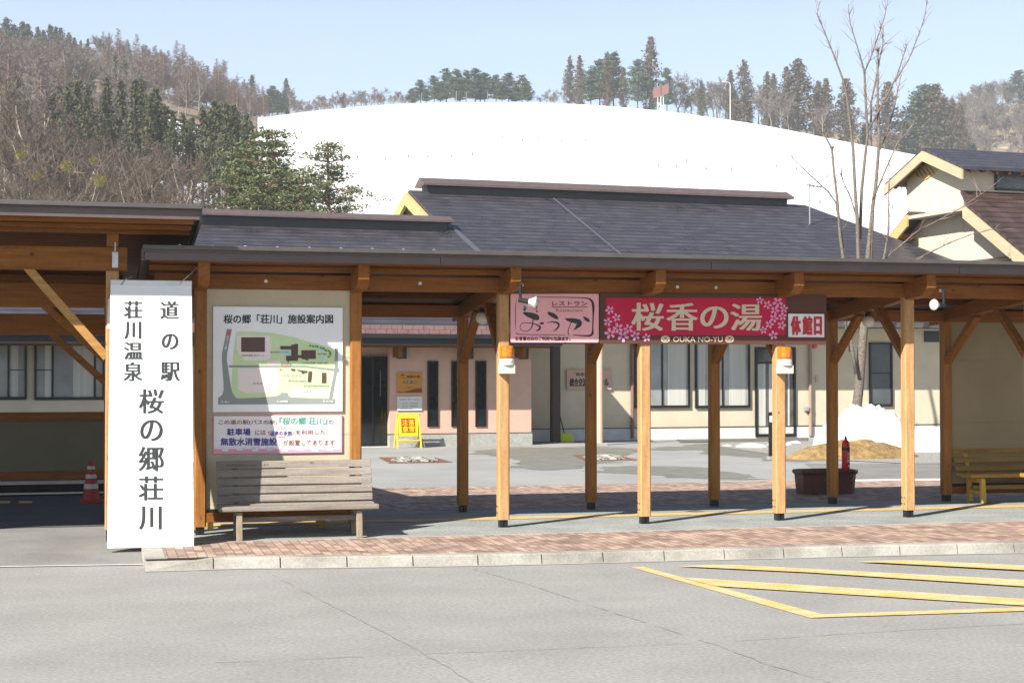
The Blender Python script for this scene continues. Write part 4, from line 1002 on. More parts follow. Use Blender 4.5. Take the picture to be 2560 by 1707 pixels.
# roofs
def slope(name, a0, a1, n0, z0, n1, z1, th, m, par=hall):
    mb = MB(); mb.prism([(a0, n0, z0), (a0, n1, z1), (a0, n1, z1-th), (a0, n0, z0-th)], (a1-a0, 0, 0)); return mb.build(name, m, par)
sA = (5.75-2.66)/(8+1.05)
ra = slope('low_roof', -18, 3.80, -1.05, 2.66, 8, 5.75, .14, ROOFB if 0 else ROOFM)
slope('low_roof_back', -18, 3.55, 8.001, 5.75, 12, 5.75-4*sA, .14, ROOFM)
mb = MB(); k = 0; a = -18
while a < 3.72:                               # stepped copper-brown eave tiles
    mb.box(a, a+.235, -1.10, -1.052, 2.565+.0, 2.66); mb.box(a+.12, a+.355, -1.075, -1.04, 2.665, 2.76) if a < 3.4 else None; a += .245
mb.build('eave_tile', mat('eave_tile_metal', (.20, .12, .115), .45, .15, 8), ra)
mb = MB(); mb.box(-18, 3.80, -1.06, -.98, 2.31, 2.562); mb.box(-18, 3.82, -1.15, -1.065, 2.47, 2.558); mb.build('gutter', flat('hall_gutter', (.018, .018, .02), .45), ra)
mb = MB(); mb.box(-18, 3.79, -.98, .62, 2.405, 2.44); mb.build('soffit', CEIL, ra)
mb = MB(); mb.box(-18, 3.70, -.5, -.4, 2.27, 2.40); mb.build('eave_beam', WX, ra)
mb = MB(); mb.box(-18, 3.60, 7.74, 8.26, 5.60, 5.97); rgb = mb.build('ridge_box', flat('ridge_dark', (.035, .04, .045), .4), hall)
mb = MB(); mb.prism([(-18, 7.55, 5.92), (-18, 7.55, 5.97), (-18, 8, 6.13), (-18, 8.45, 5.97), (-18, 8.45, 5.92)], (21.75, 0, 0)); mb.build('ridge_cap', BRNM, rgb)
mb = MB(); mb.bar((3.84, 8.0, 5.80), (3.84, -1.05, 2.71), .10, .07); mb.build('verge_flashing', flat('verge_blue_grey', (.085, .09, .11), .35), ra)
mz0, mz1, mn0, mn1 = 3.02, 7.28, .75, 11.8
mb = MB(); mb.prism([(3.55, mn0, mz0-.16), (21.05, mn0, mz0-.16), (17.15, mn1, mz1-.16), (3.55, mn1, mz1-.16)], (0, 0, .16)); rm = mb.build('main_roof', ROOFM, hall)
slope('main_roof_back', 3.55, 17.15, 22.8, mz0, mn1+.001, mz1, .16, ROOFM)
mb = MB(); mb.box(4.05, 16.35, 11.5, 12.1, 7.0, 7.46); rgb = mb.build('ridge_box', MATS['ridge_dark'], hall)
mb = MB(); mb.prism([(3.88, 11.28, 7.40), (3.88, 11.28, 7.46), (3.88, 11.8, 7.68), (3.88, 12.32, 7.46), (3.88, 12.32, 7.40)], (12.62, 0, 0)); mb.build('ridge_cap', BRNM, rgb)
mb = MB()
for a in (8.05,): mb.bar((a, mn1-.6, mz1-.16), (a, mn0+.1, mz0+.09), .035, .04)
mb.build('roof_joint', MATS['verge_blue_grey'], rm)
mb = MB(); mb.box(3.55, 21.0, mn0-.12, mn0, mz0-.15, mz0-.02); mb.build('gutter', GUTM, rm)
mb = MB(); mb.box(3.6, 20.6, mn0+.02, NM-.002, mz0-.19, mz0-.17); mb.build('soffit', mat('pale_soffit', (.42, .40, .34), .8), rm)
sl_ = (mz1-mz0)/(mn1-mn0)
for sg in (-1, 1):                            # yellow bargeboards of the left gable
    n0_ = mn1+sg*6.0; mb = MB(); mb.prism([(3.42, mn1+sg*.002, mz1-.08), (3.42, n0_, mz1-.08-6*sl_), (3.42, n0_, mz1-.46-6*sl_), (3.42, mn1+sg*.002, mz1-.46)], (.10, 0, 0)); hb_(mb, 'bargeboard', YELWB)
mb = MB(); mb.prism([(4.6, mn1, mz1-.2), (4.6, mn1-8, mz1-.2-8*sl_), (4.6, mn1+8, mz1-.2-8*sl_)], (.1, 0, 0)); hb_(mb, 'gable_wall', CREAM)
mb = MB(); mb.prism([(4.585, mn1-1.7, mz1-1.5), (4.585, mn1-1.1, mz1-1.28), (4.585, mn1-1.1, mz1-1.62), (4.585, mn1-1.7, mz1-1.85)], (.01, 0, 0)); hb_(mb, 'gable_vent', YELWB)
for dn, dz in ((-.9, -.72), (.9, -.72), (-2.2, -1.35), (2.2, -1.35), (0, -.42)):
    mb = MB(); mb.box(3.56, 4.6, mn1+dn-.10, mn1+dn+.10, mz1+dz-.20, mz1+dz); hb_(mb, 'purlin_end', WX)
for dz in (-.95,):
    mb = MB(); mb.box(3.75, 3.9, mn1-2.2, mn1+2.2, mz1+dz-.16, mz1+dz); hb_(mb, 'collar_beam', WY)
p = bl(2024, 511, 9.5)
t = thing('roof_aerial', 'thin television aerial on the right part of the main roof', 'aerial', bw(p.x, 9.5, mz0+(9.5-mn0)*sl_))
q = bl(2024, 458, 9.5); hh = q.z-(mz0+(9.5-mn0)*sl_)
mb = MB(); mb.tube([(0, 0, 0), (0, 0, hh)], .02, 6); mb.build('mast', GALV, t)
mb = MB(); mb.tube([(-.1, 0, hh-.06), (.42, 0, hh-.12)], .02, 6)
for k in range(4): mb.tube([(-.05+k*.13, -.2, hh-.07-.012*k), (-.05+k*.13, .2, hh-.07-.012*k)], .012, 5)
mb.build('antenna', GALV, t)
# snow shovel, notices and easel in front of the pink wall
p = bl(1414, 1103, 1.3); t = thing('snow_shovel', 'yellow green snow shovel with black handle leaning by the dark column', 'shovel', bw(p.x, 1.2, 0), BPH)
mb = MB(); mb.prism([(-.17, -.02, .0), (.17, -.06, .0), (.16, .02, .19), (.05, .05, .22), (-.1, .06, .24), (-.15, .05, .2)], (0, .02, 0)); mb.build('scoop', flat('shovel_yellow', (.55, .62, .04)), t, bevel=.006)
mb = MB(); mb.tube([(-.05, .05, .2), (-.16, .35, 1.02)], .014, 8); mb.tube([(-.22, .35, 1.02), (-.10, .35, 1.02)], .014, 6); mb.build('handle', STEEL, t)
def plW(n):
    def f_(x, y, l=0.):
        p = bl(x, y, n-l); return bw(p.x, p.y, p.z)
    return f_
def wall_sign(name, label, x0, y0, x1, y1, n, m, th=.025):
    p = bl((x0+x1)/2, y1, n); t = thing(name, label, 'sign', bw(p.x, n, p.z), BPH)
    a = bl(x0, y1, n); b = bl(x1, y0, n); mb = MB(); mb.box(a.x-p.x, b.x-p.x, 0, th, 0, b.z-a.z)
    return t, mb.build('board', m, t, bevel=.003)
t, bd = wall_sign('wooden_name_board', 'wooden board with black lettering on the shaded wall behind the pink column', 1417, 924, 1529, 974, NM-.06, wood('name_board_wood', (.62, .44, .33), (.50, .34, .25), 'x'))
t['label'] = 'wooden name board with black lettering on the shaded cream wall behind the pink column'
def f(mb): write(mb, plW(NM-.06), '総合交流ターミナル', 1424, 945, 1522, 966, .028, 0, .003); write(mb, plW(NM-.06), '岐阜県荘川村', 1440, 931, 1504, 940, .02, 0, .003)
put(bd, 'lettering', INK, t, f)
t, bd = wall_sign('orange_notice', 'orange bath-house poster board on the pink wall beside the dark entrance door', 993, 931, 1056, 982, -.03, flat('poster_orange', (.52, .24, .035)))
o9 = lambda x, y: (980+x/11.2, 900+y/11.2)
def f(mb):
    write(mb, plW(-.03), '桜香の湯', *o9(410, 425), *o9(780, 500), .03, 0, .003); write(mb, plW(-.03), '荘川温泉', *o9(200, 480), *o9(400, 505), .02, 0, .003)
    ell(mb, plW(-.03), *o9(295, 420), 4, 2.2, .003)
    write(mb, plW(-.03), '営業時間', *o9(400, 740), *o9(590, 765), .02, 0, .003); write(mb, plW(-.03), '岐阜県 桜の郷荘川', *o9(330, 780), *o9(690, 800), .02, 0, .003)
    fill(mb, plW(-.03), [o9(*q_) for q_ in ((155, 870), (330, 890), (560, 830), (700, 790), (835, 790), (835, 905), (155, 905))][::-1], .002)
put(bd, 'brown_lettering', flat('poster_brown', (.16, .05, .012)), t, f)
def f(mb): rect(mb, plW(-.03), *o9(322, 590), *o9(685, 650), .003)
put(bd, 'dark_band', INK, t, f)
def f(mb): write(mb, plW(-.03), '日帰り温泉・お食事', *o9(340, 597), *o9(670, 640), .03, 0, .005)
put(bd, 'white_lettering', WHT, t, f)
t, bd = wall_sign('price_notice', 'white bath price notice under the orange poster board', 993, 990.5, 1055.5, 1026, -.03, flat('price_white', (.68, .70, .70)), .018)
def f(mb):
    write(mb, plW(-.03), '桜香の湯 入浴料', *o9(205, 1075), *o9(765, 1120), .02, 0, .003)
put(bd, 'red_lettering', flat('price_red', (.35, .12, .12)), t, f)
def f(mb):
    write(mb, plW(-.03), '大人 700円', *o9(275, 1180), *o9(715, 1235), .02, 0, .003); write(mb, plW(-.03), '小人 300円', *o9(275, 1262), *o9(715, 1315), .02, 0, .003)
put(bd, 'grey_lettering', flat('price_grey', (.16, .20, .18)), t, f)
def f(mb): rect(mb, plW(-.03), *o9(230, 1350), *o9(580, 1372), .003)
put(bd, 'blue_line', flat('price_blue', (.25, .38, .42)), t, f)
# easel: falling-snow warning
EN = -.55
p = bl(1022, 1121, EN); t = thing('warning_easel', 'yellow folding sign stand with red falling snow warning panel by the entrance', 'sign stand', bw(p.x, EN, 0), BPH)
EY = flat('easel_yellow', (.78, .58, .015), .35)
a0, a1 = bl(992, 1121, EN).x-p.x, bl(1052, 1121, EN).x-p.x; zt = .79
for nm_, y0, y1, dx in (('front_frame', -.10, .08, 0), ('rear_frame', .30, .085, .02)):
    mb = MB()
    for a, s_ in ((a0+.02, 1), (a1-.03, -1)): mb.tube([(a-s_*.02+dx, y0, 0), (a+s_*.0+dx, y1, zt)], .018, 8)
    mb.tube([(a0+dx, y0*.8+y1*.2, .17), (a1-.02+dx, y0*.8+y1*.2, .17)], .016, 8); mb.tube([(a0+.02+dx, y1, zt-.02), (a1-.03+dx, y1, zt-.02)], .014, 8)
    mb.build(nm_, EY, t)
fy = lambda z: -.10+.18*z/zt-.022
mb = MB(); mb.prism([(a0+.05, fy(.28), .28), (a1-.08, fy(.28), .28), (a1-.08, fy(.75), .75), (a0+.05, fy(.75), .75)], (0, .012, 0)); bd = mb.build('panel', EY, t)
mb = MB(); b0_, b1_ = a0+.105, a1-.135
mb.poly([(b0_, fy(.345)-.002, .345), (b1_, fy(.345)-.002, .345), (b1_, fy(.67)-.002, .67), (b0_, fy(.67)-.002, .67)]); mb.build('red_field', flat('easel_red', (.34, .006, .006)), bd)
mb = MB(); w = (b1_-b0_)
for ch, cx, z0 in (('落', .53, .515), ('雪', .53, .365), ('注', .07, .515), ('意', .07, .365)):
    vs, fs = glyphs(ch)
    for q_ in (-1, 0, 1): mb.add([(b0_+w*cx+u*w*.40+q_*.004, fy(z0+v*.13)-.004-.0003*q_, z0+v*.13+.003*abs(q_)) for u, v in vs], fs)
mb.build('lettering', EY, bd)

# ================================================================== two-storey annex at the right
AA = 19.6
an = thing('annex_building', 'two storey cream building with dark gable roof and brown lower roof', 'building', bw(AA, 6, 0), BPH)
def an_(mb, name, m, par=an, **k):
    mb.v = [(x-AA, y-6, z) for x, y, z in mb.v]; return mb.build(name, m, par, **k)
pc_, pl_ = ba(2408, 511, AA), ba(2267, 540, AA); nR, nL = pc_.y, pl_.y
apx = ba(2316, 384, AA); el, er = ba(2238, 455, AA), ba(2397, 411, AA)
zr0 = ba(2408, 420, AA).z
nA = (nR+nL)/2-.05; zA = apx.z
AB = AA+9
mb = MB(); mb.prism([(AA, nR, 4.2), (AA, nL, 4.2), (AA, nL, zr0), (AA, nA, zA-.25), (AA, nR, zr0)], (9, 0, 0)); wl = an_(mb, 'upper_wall', CREAM)
sl2 = (zA-er.z)/(nA-er.y)
nE0, nE1 = nR-.62, nL+.62
OV = .42
for sg, ne in ((-1, nE0), (1, nE1)):
    ze = zA-abs(ne-nA)*abs(sl2)*.9
    mb = MB(); mb.prism([(AA-OV, nA+sg*.001, zA), (AA-OV, ne, ze), (AA-OV, ne, ze+.10), (AA-OV, nA+sg*.001, zA+.10)], (9+OV, 0, 0)); rfx = an_(mb, 'upper_roof', ROOFM)
    mb = MB(); mb.prism([(AA-OV-.06, nA+sg*.001, zA-.005), (AA-OV-.06, ne, ze-.005), (AA-OV-.06, ne, ze-.30), (AA-OV-.06, nA+sg*.001, zA-.32)], (.07, 0, 0)); an_(mb, 'bargeboard', PALEB, rfx)
    mb = MB()
    for k in range(16):
        x = AA-OV+.3+k*.45; mb.prism([(x, nA+sg*.6, zA-.6*abs(sl2)*.9-.002), (x, ne-sg*.05, ze-.002+.03), (x, ne-sg*.05, ze-.11+.03), (x, nA+sg*.6, zA-.6*abs(sl2)*.9-.11)], (.09, 0, 0))
    an_(mb, 'rafters', WY, rfx)
mb = MB(); q = ba(2316, 430, AA); d_ = .55
mb.prism([(AA-.03, q.y-.75, q.z), (AA-.03, q.y, q.z+.26), (AA-.03, q.y+.75, q.z), (AA-.03, q.y, q.z-.26)], (.03, 0, 0)); vt = an_(mb, 'gable_vent', YELWB)
mb = MB()
for k in range(5):
    u = -.5+k*.22; mb.prism([(AA-.034, q.y+u-.03, q.z-.12), (AA-.034, q.y+u+.03, q.z-.12), (AA-.034, q.y+u+.25, q.z+.1), (AA-.034, q.y+u+.19, q.z+.1)], (.003, 0, 0))
an_(mb, 'vent_slats', flat('vent_dark', (.14, .075, .012)), vt)
pw0, pw1 = None, None
def an_plane(x, y, n): return bl(x, y, n)
p = bl(2486, 476, nR); q = bl(2640, 429, nR)
mb = MB(); w = .07
for a, b, c, d in ((p.x, p.x+w, p.z, q.z), (q.x-w, q.x, p.z, q.z), (p.x, q.x, p.z, p.z+w), (p.x, q.x, q.z-w, q.z)): mb.box(a, b, nR-.06, nR+.02, c, d)
fw_ = an_(mb, 'window', BLK); mb = MB(); mb.box(p.x+.03, q.x-.03, nR-.03, nR, p.z+.03, q.z-.03); an_(mb, 'pane', mat('annex_glass', (.12, .13, .13), .1, .3, 2), fw_)
# lower storey: wide gable, cut off under the upper walls
lz = ba(2430, 509, AA-.35); lzl = ba(2290, 545, AA-.35)
zl = (lz.z+lzl.z)/2
lr = ba(2560, 624, AA-.35); sl3 = (zl-lr.z)/(lz.y-lr.y)
nr0, nl0 = lz.y, lzl.y
AL = AA+.0
mb = MB(); mb.prism([(AL+.02, nr0-4.4, 0), (AL+.02, nl0+4.4, 0), (AL+.02, nl0+4.4, zl-.2-4.4*sl3), (AL+.02, nl0, zl-.14), (AL+.02, nr0, zl-.14), (AL+.02, nr0-4.4, zl-.2-4.4*sl3)], (9, 0, 0)); an_(mb, 'lower_wall', CREAM)
mb = MB(); mb.box(AL-.62, AL+.0, nr0-.05, nl0+.05, zl-.13, zl-.02); an_(mb, 'ledge', mat('pale_soffit', (.42, .40, .34)))
zt3 = bl(2412, 477, nR-.02).z
for sg, n0_ in ((-1, nr0), (1, nl0)):
    n1_ = n0_+sg*5.2
    ztop = zt3 if sg < 0 else zl+.1; ex = (ztop-zl)/sl3 if sg < 0 else 0
    ntop = n0_+(.0 if sg > 0 else 0)
    mb = MB(); mb.prism([(AL-.62, n0_, zl+.02), (AL-.62, n1_, zl+.02-5.2*sl3), (AL-.62, n1_, zl+.12-5.2*sl3), (AL-.62, n0_, zl+.12)], (10, 0, 0)); lrf = an_(mb, 'lower_roof', ROOFB)
    if sg < 0:
        mb = MB(); mb.prism([(AL-.62+.1, n0_+.001, zl+.02), (AL-.62+.1, n0_+.001, zl+.12), (AL-.12, nR-.03, zt3), (AL-.12, nR-.03, zt3-.1)], (9.5, 0, 0)); an_(mb, 'lower_roof_top', ROOFB)
    mb = MB(); mb.prism([(AL-.69, n0_, zl+.015), (AL-.69, n1_, zl+.015-5.2*sl3), (AL-.69, n1_, zl-.36-5.2*sl3), (AL-.69, n0_, zl-.36)], (.07, 0, 0)); an_(mb, 'bargeboard', PALEB if sg < 0 else YELWB, lrf)
    for k in (.7, 2.0):
        mb = MB(); nn = n0_+sg*k; mb.box(AL-.55, AL+.02, nn-.1, nn+.1, zl-.30-k*sl3, zl-.12-k*sl3); an_(mb, 'purlin_end', WX)
# little porch roof peeping over the walkway at the right edge
p0, p1 = bl(2488, 652, 3.0), bl(2560, 636, 3.0)
pr_ = thing('porch_roof', 'dark brown porch roof corner rising behind the walkway gutter at the right edge', 'porch', bw(p0.x+2, 3, 0), BPH)
mb = MB(); sl4 = (p1.z-p0.z)/(p1.x-p0.x); mb.prism([(-2.6, 0, p0.z-.6*sl4-.03), (1.6, 0, p0.z+3.6*sl4-.03), (1.6, 0, p0.z+3.6*sl4-.16), (-2.6, 0, p0.z-.6*sl4-.16)], (0, 3.0, 0)); mb.build('roof', ROOFB, pr_)
for x in (-1.6, 1.2):
    mb = MB(); mb.box(x-.08, x+.08, .3, .46, 0, p0.z+(x+2)*sl4-.17); mb.build('post', WZ, pr_)
# ================================================================== snow pile, mulch mound, gravel, foreground bare tree
def mound(name, c, rx, ry, h, m, seed, rough=.12, pw=1.0, n=40, rings=14, freq=2.2, lobes=()):
    mb = MB(); c = Vector(c)
    for i in range(rings+1):
        r_ = i/rings
        for k in range(n):
            t_ = 2*math.pi*k/n; e = 1+.16*mnoise.noise(Vector((math.cos(t_)*1.3+seed, math.sin(t_)*1.3, seed)))
            x, y = rx*r_*e*math.cos(t_), ry*r_*e*math.sin(t_)
            z = h*max(0, (1-r_**2))**pw
            for lx, ly, lr, lh in lobes: z += lh*math.exp(-((x-lx)**2+(y-ly)**2)/lr**2)*(1-r_**4)
            z += rough*(1-r_**3)*mnoise.fractal(Vector((x*freq+seed, y*freq, seed*.7)), .9, 2.1, 4)
            mb.v.append((x, y, max(z, -.03) if i < rings else -.03))
    for i in range(rings):
        for k in range(n):
            mb.f.append((i*n+k, i*n+n+k, i*n+n+(k+1) % n, i*n+(k+1) % n)); mb.m.append(0)
    return mb.build(name, m, None, c, 0, smooth=True)
sc_ = onz(2196, 1118)
sp = mound('snow_pile', (sc_.x, sc_.y+.6, 0), 1.2, 1.0, .60, SNOWP, 3, .26, .42, 72, 36, 3.4, ((.2, .1, .55, .26), (-.62, .15, .3, .10), (.55, -.3, .25, .10)))
tag(sp, 'large heap of white ploughed snow around the foot of the bare tree', 'snow heap')
s2 = onz(2345, 1128); sp = mound('snow_pile', (s2.x-.1, s2.y+.3, 0), 1.25, .75, .5, SNOWP, 8, .12, .8, 40, 14)
tag(sp, 'lower heap of snow between two right hand posts, right of the large heap', 'snow heap')
mc = onz(2135, 1146); mm = mound('mulch_mound', (mc.x, mc.y+.15, 0), 1.5, .62, .36, mat('straw_mulch', (.32, .215, .09), .95, .35, 6, col2=(.15, .095, .035), bump=.8, fine=.25, fs=40), 5, .06, 1.0, 48, 16, 4)
tag(mm, 'low mound of yellow brown straw mulch in front of the snow heap', 'mulch mound')
gp = [onz(1760, 1110), onz(1830, 1103), onz(2000, 1103), onz(2330, 1108), onz(2600, 1120), onz(2600, 1158), onz(2280, 1160), onz(2090, 1151), onz(1990, 1146), onz(1900, 1132), onz(1800, 1118)]
gv = sheet('gravel_strip', gp, .014, mat('grey_gravel', (.40, .39, .36), .95, .3, 16, col2=(.16, .155, .14), bump=.8, fine=.4, fs=25)); gv['kind'] = 'stuff'
sk = [onz(1690, 1100), onz(2020, 1095), onz(2020, 1103), onz(1830, 1106), onz(1700, 1107)]
sheet('wall_foot_strip', sk, .018, mat('wet_kerb', (.13, .125, .11), .8, .2, 4))
for k, (x, y, rx, ry, h) in enumerate(((1880, 1118, .40, .45, .10), (1985, 1108, .16, .3, .05), (1818, 1115, .14, .2, .04), (1950, 1113, .35, .22, .06))):
    s_ = mound('snow_patch', onz(x, y), rx, ry, h, SNOWP, 20+k, .03, .7, 28, 8)
    tag(s_, ('broad leftover snow patch on the gravel left of the thin black post', 'tiny leftover snow patch by the glass door', 'tiny leftover snow patch at the left end of the gravel', 'thin leftover snow patch on the gravel right of the thin black post')[k], 'snow patch')

BARK = mat('cherry_bark', (.22, .19, .16), .9, .3, 14, stretch=(1, 1, 3), col2=(.09, .066, .055), bump=.6, spec=.1)
tb = onz(2138, 1104); TD = (tb-CAM).dot(FW)
ft = thing('bare_tree', 'tall leafless tree with many upright stems rising from the snow heap', 'tree', tb)
rt = random.Random(21)
def px3(x, y, off): return onD(x, y, TD+off)
t1 = MB(); t1.tube([px3(2136, 1108, 0), px3(2140, 1030, 0), px3(2146, 984, 0), px3(2151, 926, 0), px3(2156, 860, .05), px3(2163, 790, .05), px3(2168, 730, 0), px3(2169, 650, 0), px3(2174, 590, 0), px3(2178, 520, 0)],
                   [.17, .125, .12, .115, .11, .10, .085, .065, .045, .012], 12)
buildw(t1, 'trunk', BARK, ft, smooth=True)
B = [(-.2, [(2141, 935, .06), (2130, 872, .06), (2122, 800, .055), (2115, 700, .05), (2108, 646, .05), (2100, 590, .045), (2094, 505, .04), (2085, 430, .035), (2080, 372, .035), (2062, 340, .02), (2040, 305, .014), (2010, 258, .008)]),
     (-.1, [(2108, 620, .03), (2090, 507, .028), (2073, 482, .024), (2023, 436, .018), (1978, 392, .010)]),
     (.15, [(2158, 880, .075), (2152, 760, .07), (2146, 646, .065), (2143, 547, .058), (2138, 478, .05), (2133, 375, .045), (2125, 306, .04), (2115, 230, .034), (2106, 195, .03), (2089, 149, .026), (2066, 92, .02), (2043, 35, .015), (2050, 4, .01)]),
     (.3, [(2150, 600, .05), (2154, 478, .05), (2162, 400, .045), (2169, 337, .04), (2165, 268, .036), (2161, 180, .034), (2146, 126, .02), (2125, 57, .014), (2121, 10, .008)]),
     (.3, [(2161, 182, .022), (2177, 145, .02), (2196, 88, .017), (2211, 46, .013), (2222, -10, .01)]),
     (0, [(2172, 700, .065), (2176, 646, .065), (2182, 517, .06), (2190, 459, .055), (2196, 383, .048), (2198, 344, .044), (2195, 268, .04), (2194, 195, .034), (2194, 126, .032)]),
     (.1, [(2178, 306, .032), (2177, 260, .03), (2190, 199, .026), (2200, 145, .022), (2207, 115, .02), (2208, 65, .014)]),
     (.1, [(2206, 119, .014), (2213, 110, .012), (2221, 103, .008)]),
     (-.3, [(2182, 500, .03), (2196, 467, .028), (2211, 432, .025), (2238, 371, .02), (2257, 344, .016), (2280, 314, .008)]),
     (-.1, [(2173, 325, .03), (2190, 290, .03), (2207, 260, .027), (2242, 191, .022), (2268, 111, .014)]),
     (-.2, [(2238, 205, .018), (2272, 149, .017), (2295, 92, .014), (2311, 46, .011), (2319, -5, .008)]),
     (.2, [(2200, 375, .022), (2219, 329, .02), (2234, 275, .017), (2253, 187, .013)]),
     (-.4, [(2168, 770, .05), (2190, 690, .045), (2210, 647, .04), (2222, 574, .03), (2222, 500, .02), (2223, 400, .01)]),
     (-.3, [(2168, 780, .04), (2217, 643, .028), (2291, 580, .02), (2401, 521, .014), (2490, 460, .008)]),
     (-.5, [(2172, 800, .035), (2294, 647, .022), (2378, 605, .017), (2426, 587, .013), (2488, 572, .008)]),
     (.2, [(2143, 547, .025), (2128, 500, .018), (2105, 445, .012), (2090, 410, .007)]),
     (.3, [(2125, 880, .03), (2112, 800, .02), (2106, 760, .014)])]
br = MB(); tw = MB(); ends = []
for off, pts in B:
    PP = [px3(x, y, off+rt.uniform(-.05, .05)) for x, y, r_ in pts]; RR = [r_ for x, y, r_ in pts]
    br.tube(PP, [v_*.8 for v_ in RR], 7)
    for a, b, ra_, rb_ in zip(PP, PP[1:], RR, RR[1:]):
        L_ = (b-a).length
        if ra_ < .045:
            for k in range(int(L_*(9 if b.z > 9 else 6))+1):
                if a.z < 2.8: continue
                u = rt.random(); p = a.lerp(b, u); d = (b-a).normalized()
                d2 = (d*.9+Vector((rt.gauss(0, .5), rt.gauss(0, .5), rt.gauss(.15, .25)))).normalized(); l = rt.uniform(.15, .6)
                q = p+d2*l*.5; q2 = q+(d2+Vector((rt.gauss(0, .25), rt.gauss(0, .25), .15))).normalized()*l*.5
                tw.tube([p, q, q2], [.009, .006, .003], 3, False)
                if rt.random() < .6:
                    d3 = (d2+Vector((rt.gauss(0, .6), rt.gauss(0, .6), .2))).normalized(); tw.tube([q, q+d3*l*.4], [.004, .002], 3, False)
for off, x, y in ((0, 2194, 124), (-.2, 2080, 370)):
    br.lathe([(.03, -.03), (.055, .0), (.05, .03), (.02, .05)], px3(x, y, off), 8)
buildw(br, 'branches', BARK, ft, smooth=True); buildw(tw, 'twigs', mat('twig_bark', (.19, .135, .115), .9, .2, 5), ft)

# ================================================================== hills
def lerp_s(tab, x):
    if x <= tab[0][0]: return tab[0][1]
    for (a, b), (c, d) in zip(tab, tab[1:]):
        if x <= c:
            t = (x-a)/(c-a); return b+(d-b)*t
    return tab[-1][1]
CREST = [(-1400, 120), (-300, 125), (0, 148), (200, 182), (400, 232), (560, 280), (630, 296), (760, 279), (900, 265), (1000, 258.5), (1100, 255), (1280, 254), (1400, 257), (1500, 262), (1660, 276), (1800, 295), (1900, 310), (2000, 329), (2100, 350), (2300, 388), (2560, 420), (3000, 440), (3900, 450)]
RC0, R0 = 430., 60.
def hill(px, r):
    """terrain height on the bearing of photo column px at distance r (smooth dome of the ski slope, forest flank at the left)"""
    e = math.atan((930-lerp_s(CREST, px))/F)
    s = (r-R0)/(RC0-R0)
    if s <= 0: return -.12
    if s > 1: ee = e*(1-.9*(s-1)**1.5*.5-.06*(s-1))
    else: ee = e*(1-(1-s)**2.2)-math.atan(1.83/r)*(1-s)
    return CAM.z+r*math.tan(ee)
def bearing(px):
    d = FW.copy(); d = d+RT*((px-1280)/F); d.z = 0; return d
def hp(px, r):
    d = bearing(px); p = CAM+d*r; p.z = hill(px, r); return p
def terrain(name, px0, px1, nx, r0, r1, nr, m, lift=0, fn=None):
    mb = MB()
    for i in range(nx+1):
        px = px0+(px1-px0)*i/nx
        for j in range(nr+1):
            r = r0+(r1-r0)*j/nr; p = hp(px, r) if fn is None else fn(px, r); p.z += lift; mb.v.append(tuple(p))
    for i in range(nx):
        for j in range(nr):
            a = i*(nr+1)+j; mb.f.append((a, a+nr+1, a+nr+2, a+1)); mb.m.append(0)
    return struct(buildw(mb, name, m, smooth=True))
terrain('snow_hill', -2600, 4600, 150, 60, 640, 44, SNOW)
FLOOR = mat('forest_floor', (.20, .145, .10), .95, .3, .12, col2=(.40, .38, .36), ramp=(.30, .42))
terrain('forest_hill', -2600, 640, 60, 318, 520, 14, FLOOR, .5)
terrain('forest_floor_slope', -2600, 380, 50, 120, 322, 14, FLOOR, .35)
CR2 = [(1500, 300), (1900, 318), (2280, 335), (2400, 300), (2560, 252), (2900, 205), (3600, 190), (4300, 230)]
def hp2(px, r):
    d = bearing(px); p = CAM+d*r; e = math.atan((930-lerp_s(CR2, px))/F); s = (r-470)/(640-470)
    s = min(1.3, max(0, s)); e0 = math.atan((930-lerp_s(CREST, px))/F)*.93
    ee = e0+(e-e0)*(1-(1-min(s, 1))**1.6) if s <= 1 else e-(s-1)*.06
    p.z = CAM.z+r*math.tan(ee); return p
terrain('wooded_ridge', 1500, 4300, 50, 470, 690, 12, FLOOR, .0, hp2)

# ================================================================== trees: one mesh per kind and variant, then linked copies
TRK = mat('grey_trunk', (.33, .285, .235), .9, .25, 3, stretch=(3, 3, .4))
DTRK = mat('dark_trunk', (.105, .075, .06), .9, .25, 3, stretch=(3, 3, .4))
PTRK = mat('red_pine_trunk', (.33, .16, .10), .9, .25, 3, stretch=(2, 2, .4))
TWIG = mat('brown_twigs', (.118, .083, .060), .95, .3, .4, col2=(.062, .047, .037))
TWIGG = mat('grey_twigs', (.155, .128, .112), .95, .25, .4)
LARCH = mat('larch_twigs', (.125, .068, .048), .95, .3, .4)
CEDAR = mat('cedar_foliage', (.040, .052, .030), .9, .45, .55, col2=(.085, .082, .035))
CEDARB = mat('cedar_foliage_rusty', (.062, .054, .036), .9, .4, .5, col2=(.11, .075, .045))
PINE = mat('pine_foliage', (.085, .11, .045), .9, .4, .6, col2=(.16, .18, .075))
PINEB = mat('pine_foliage_bluish', (.05, .078, .05), .85, .4, .6, col2=(.08, .105, .055))
def rv(r, s=1): return Vector((r.gauss(0, s), r.gauss(0, s), r.gauss(0, s)))
def blade(mb, p, d, l, w, r):
    s = d.cross(rv(r)).normalized()*w/2; q = p+d*l; mb.v += [tuple(p-s), tuple(p+s), tuple(q+s*.5), tuple(q-s*.5)]
    o = len(mb.v)-4; mb.f.append((o, o+1, o+2, o+3)); mb.m.append(mb.mi)
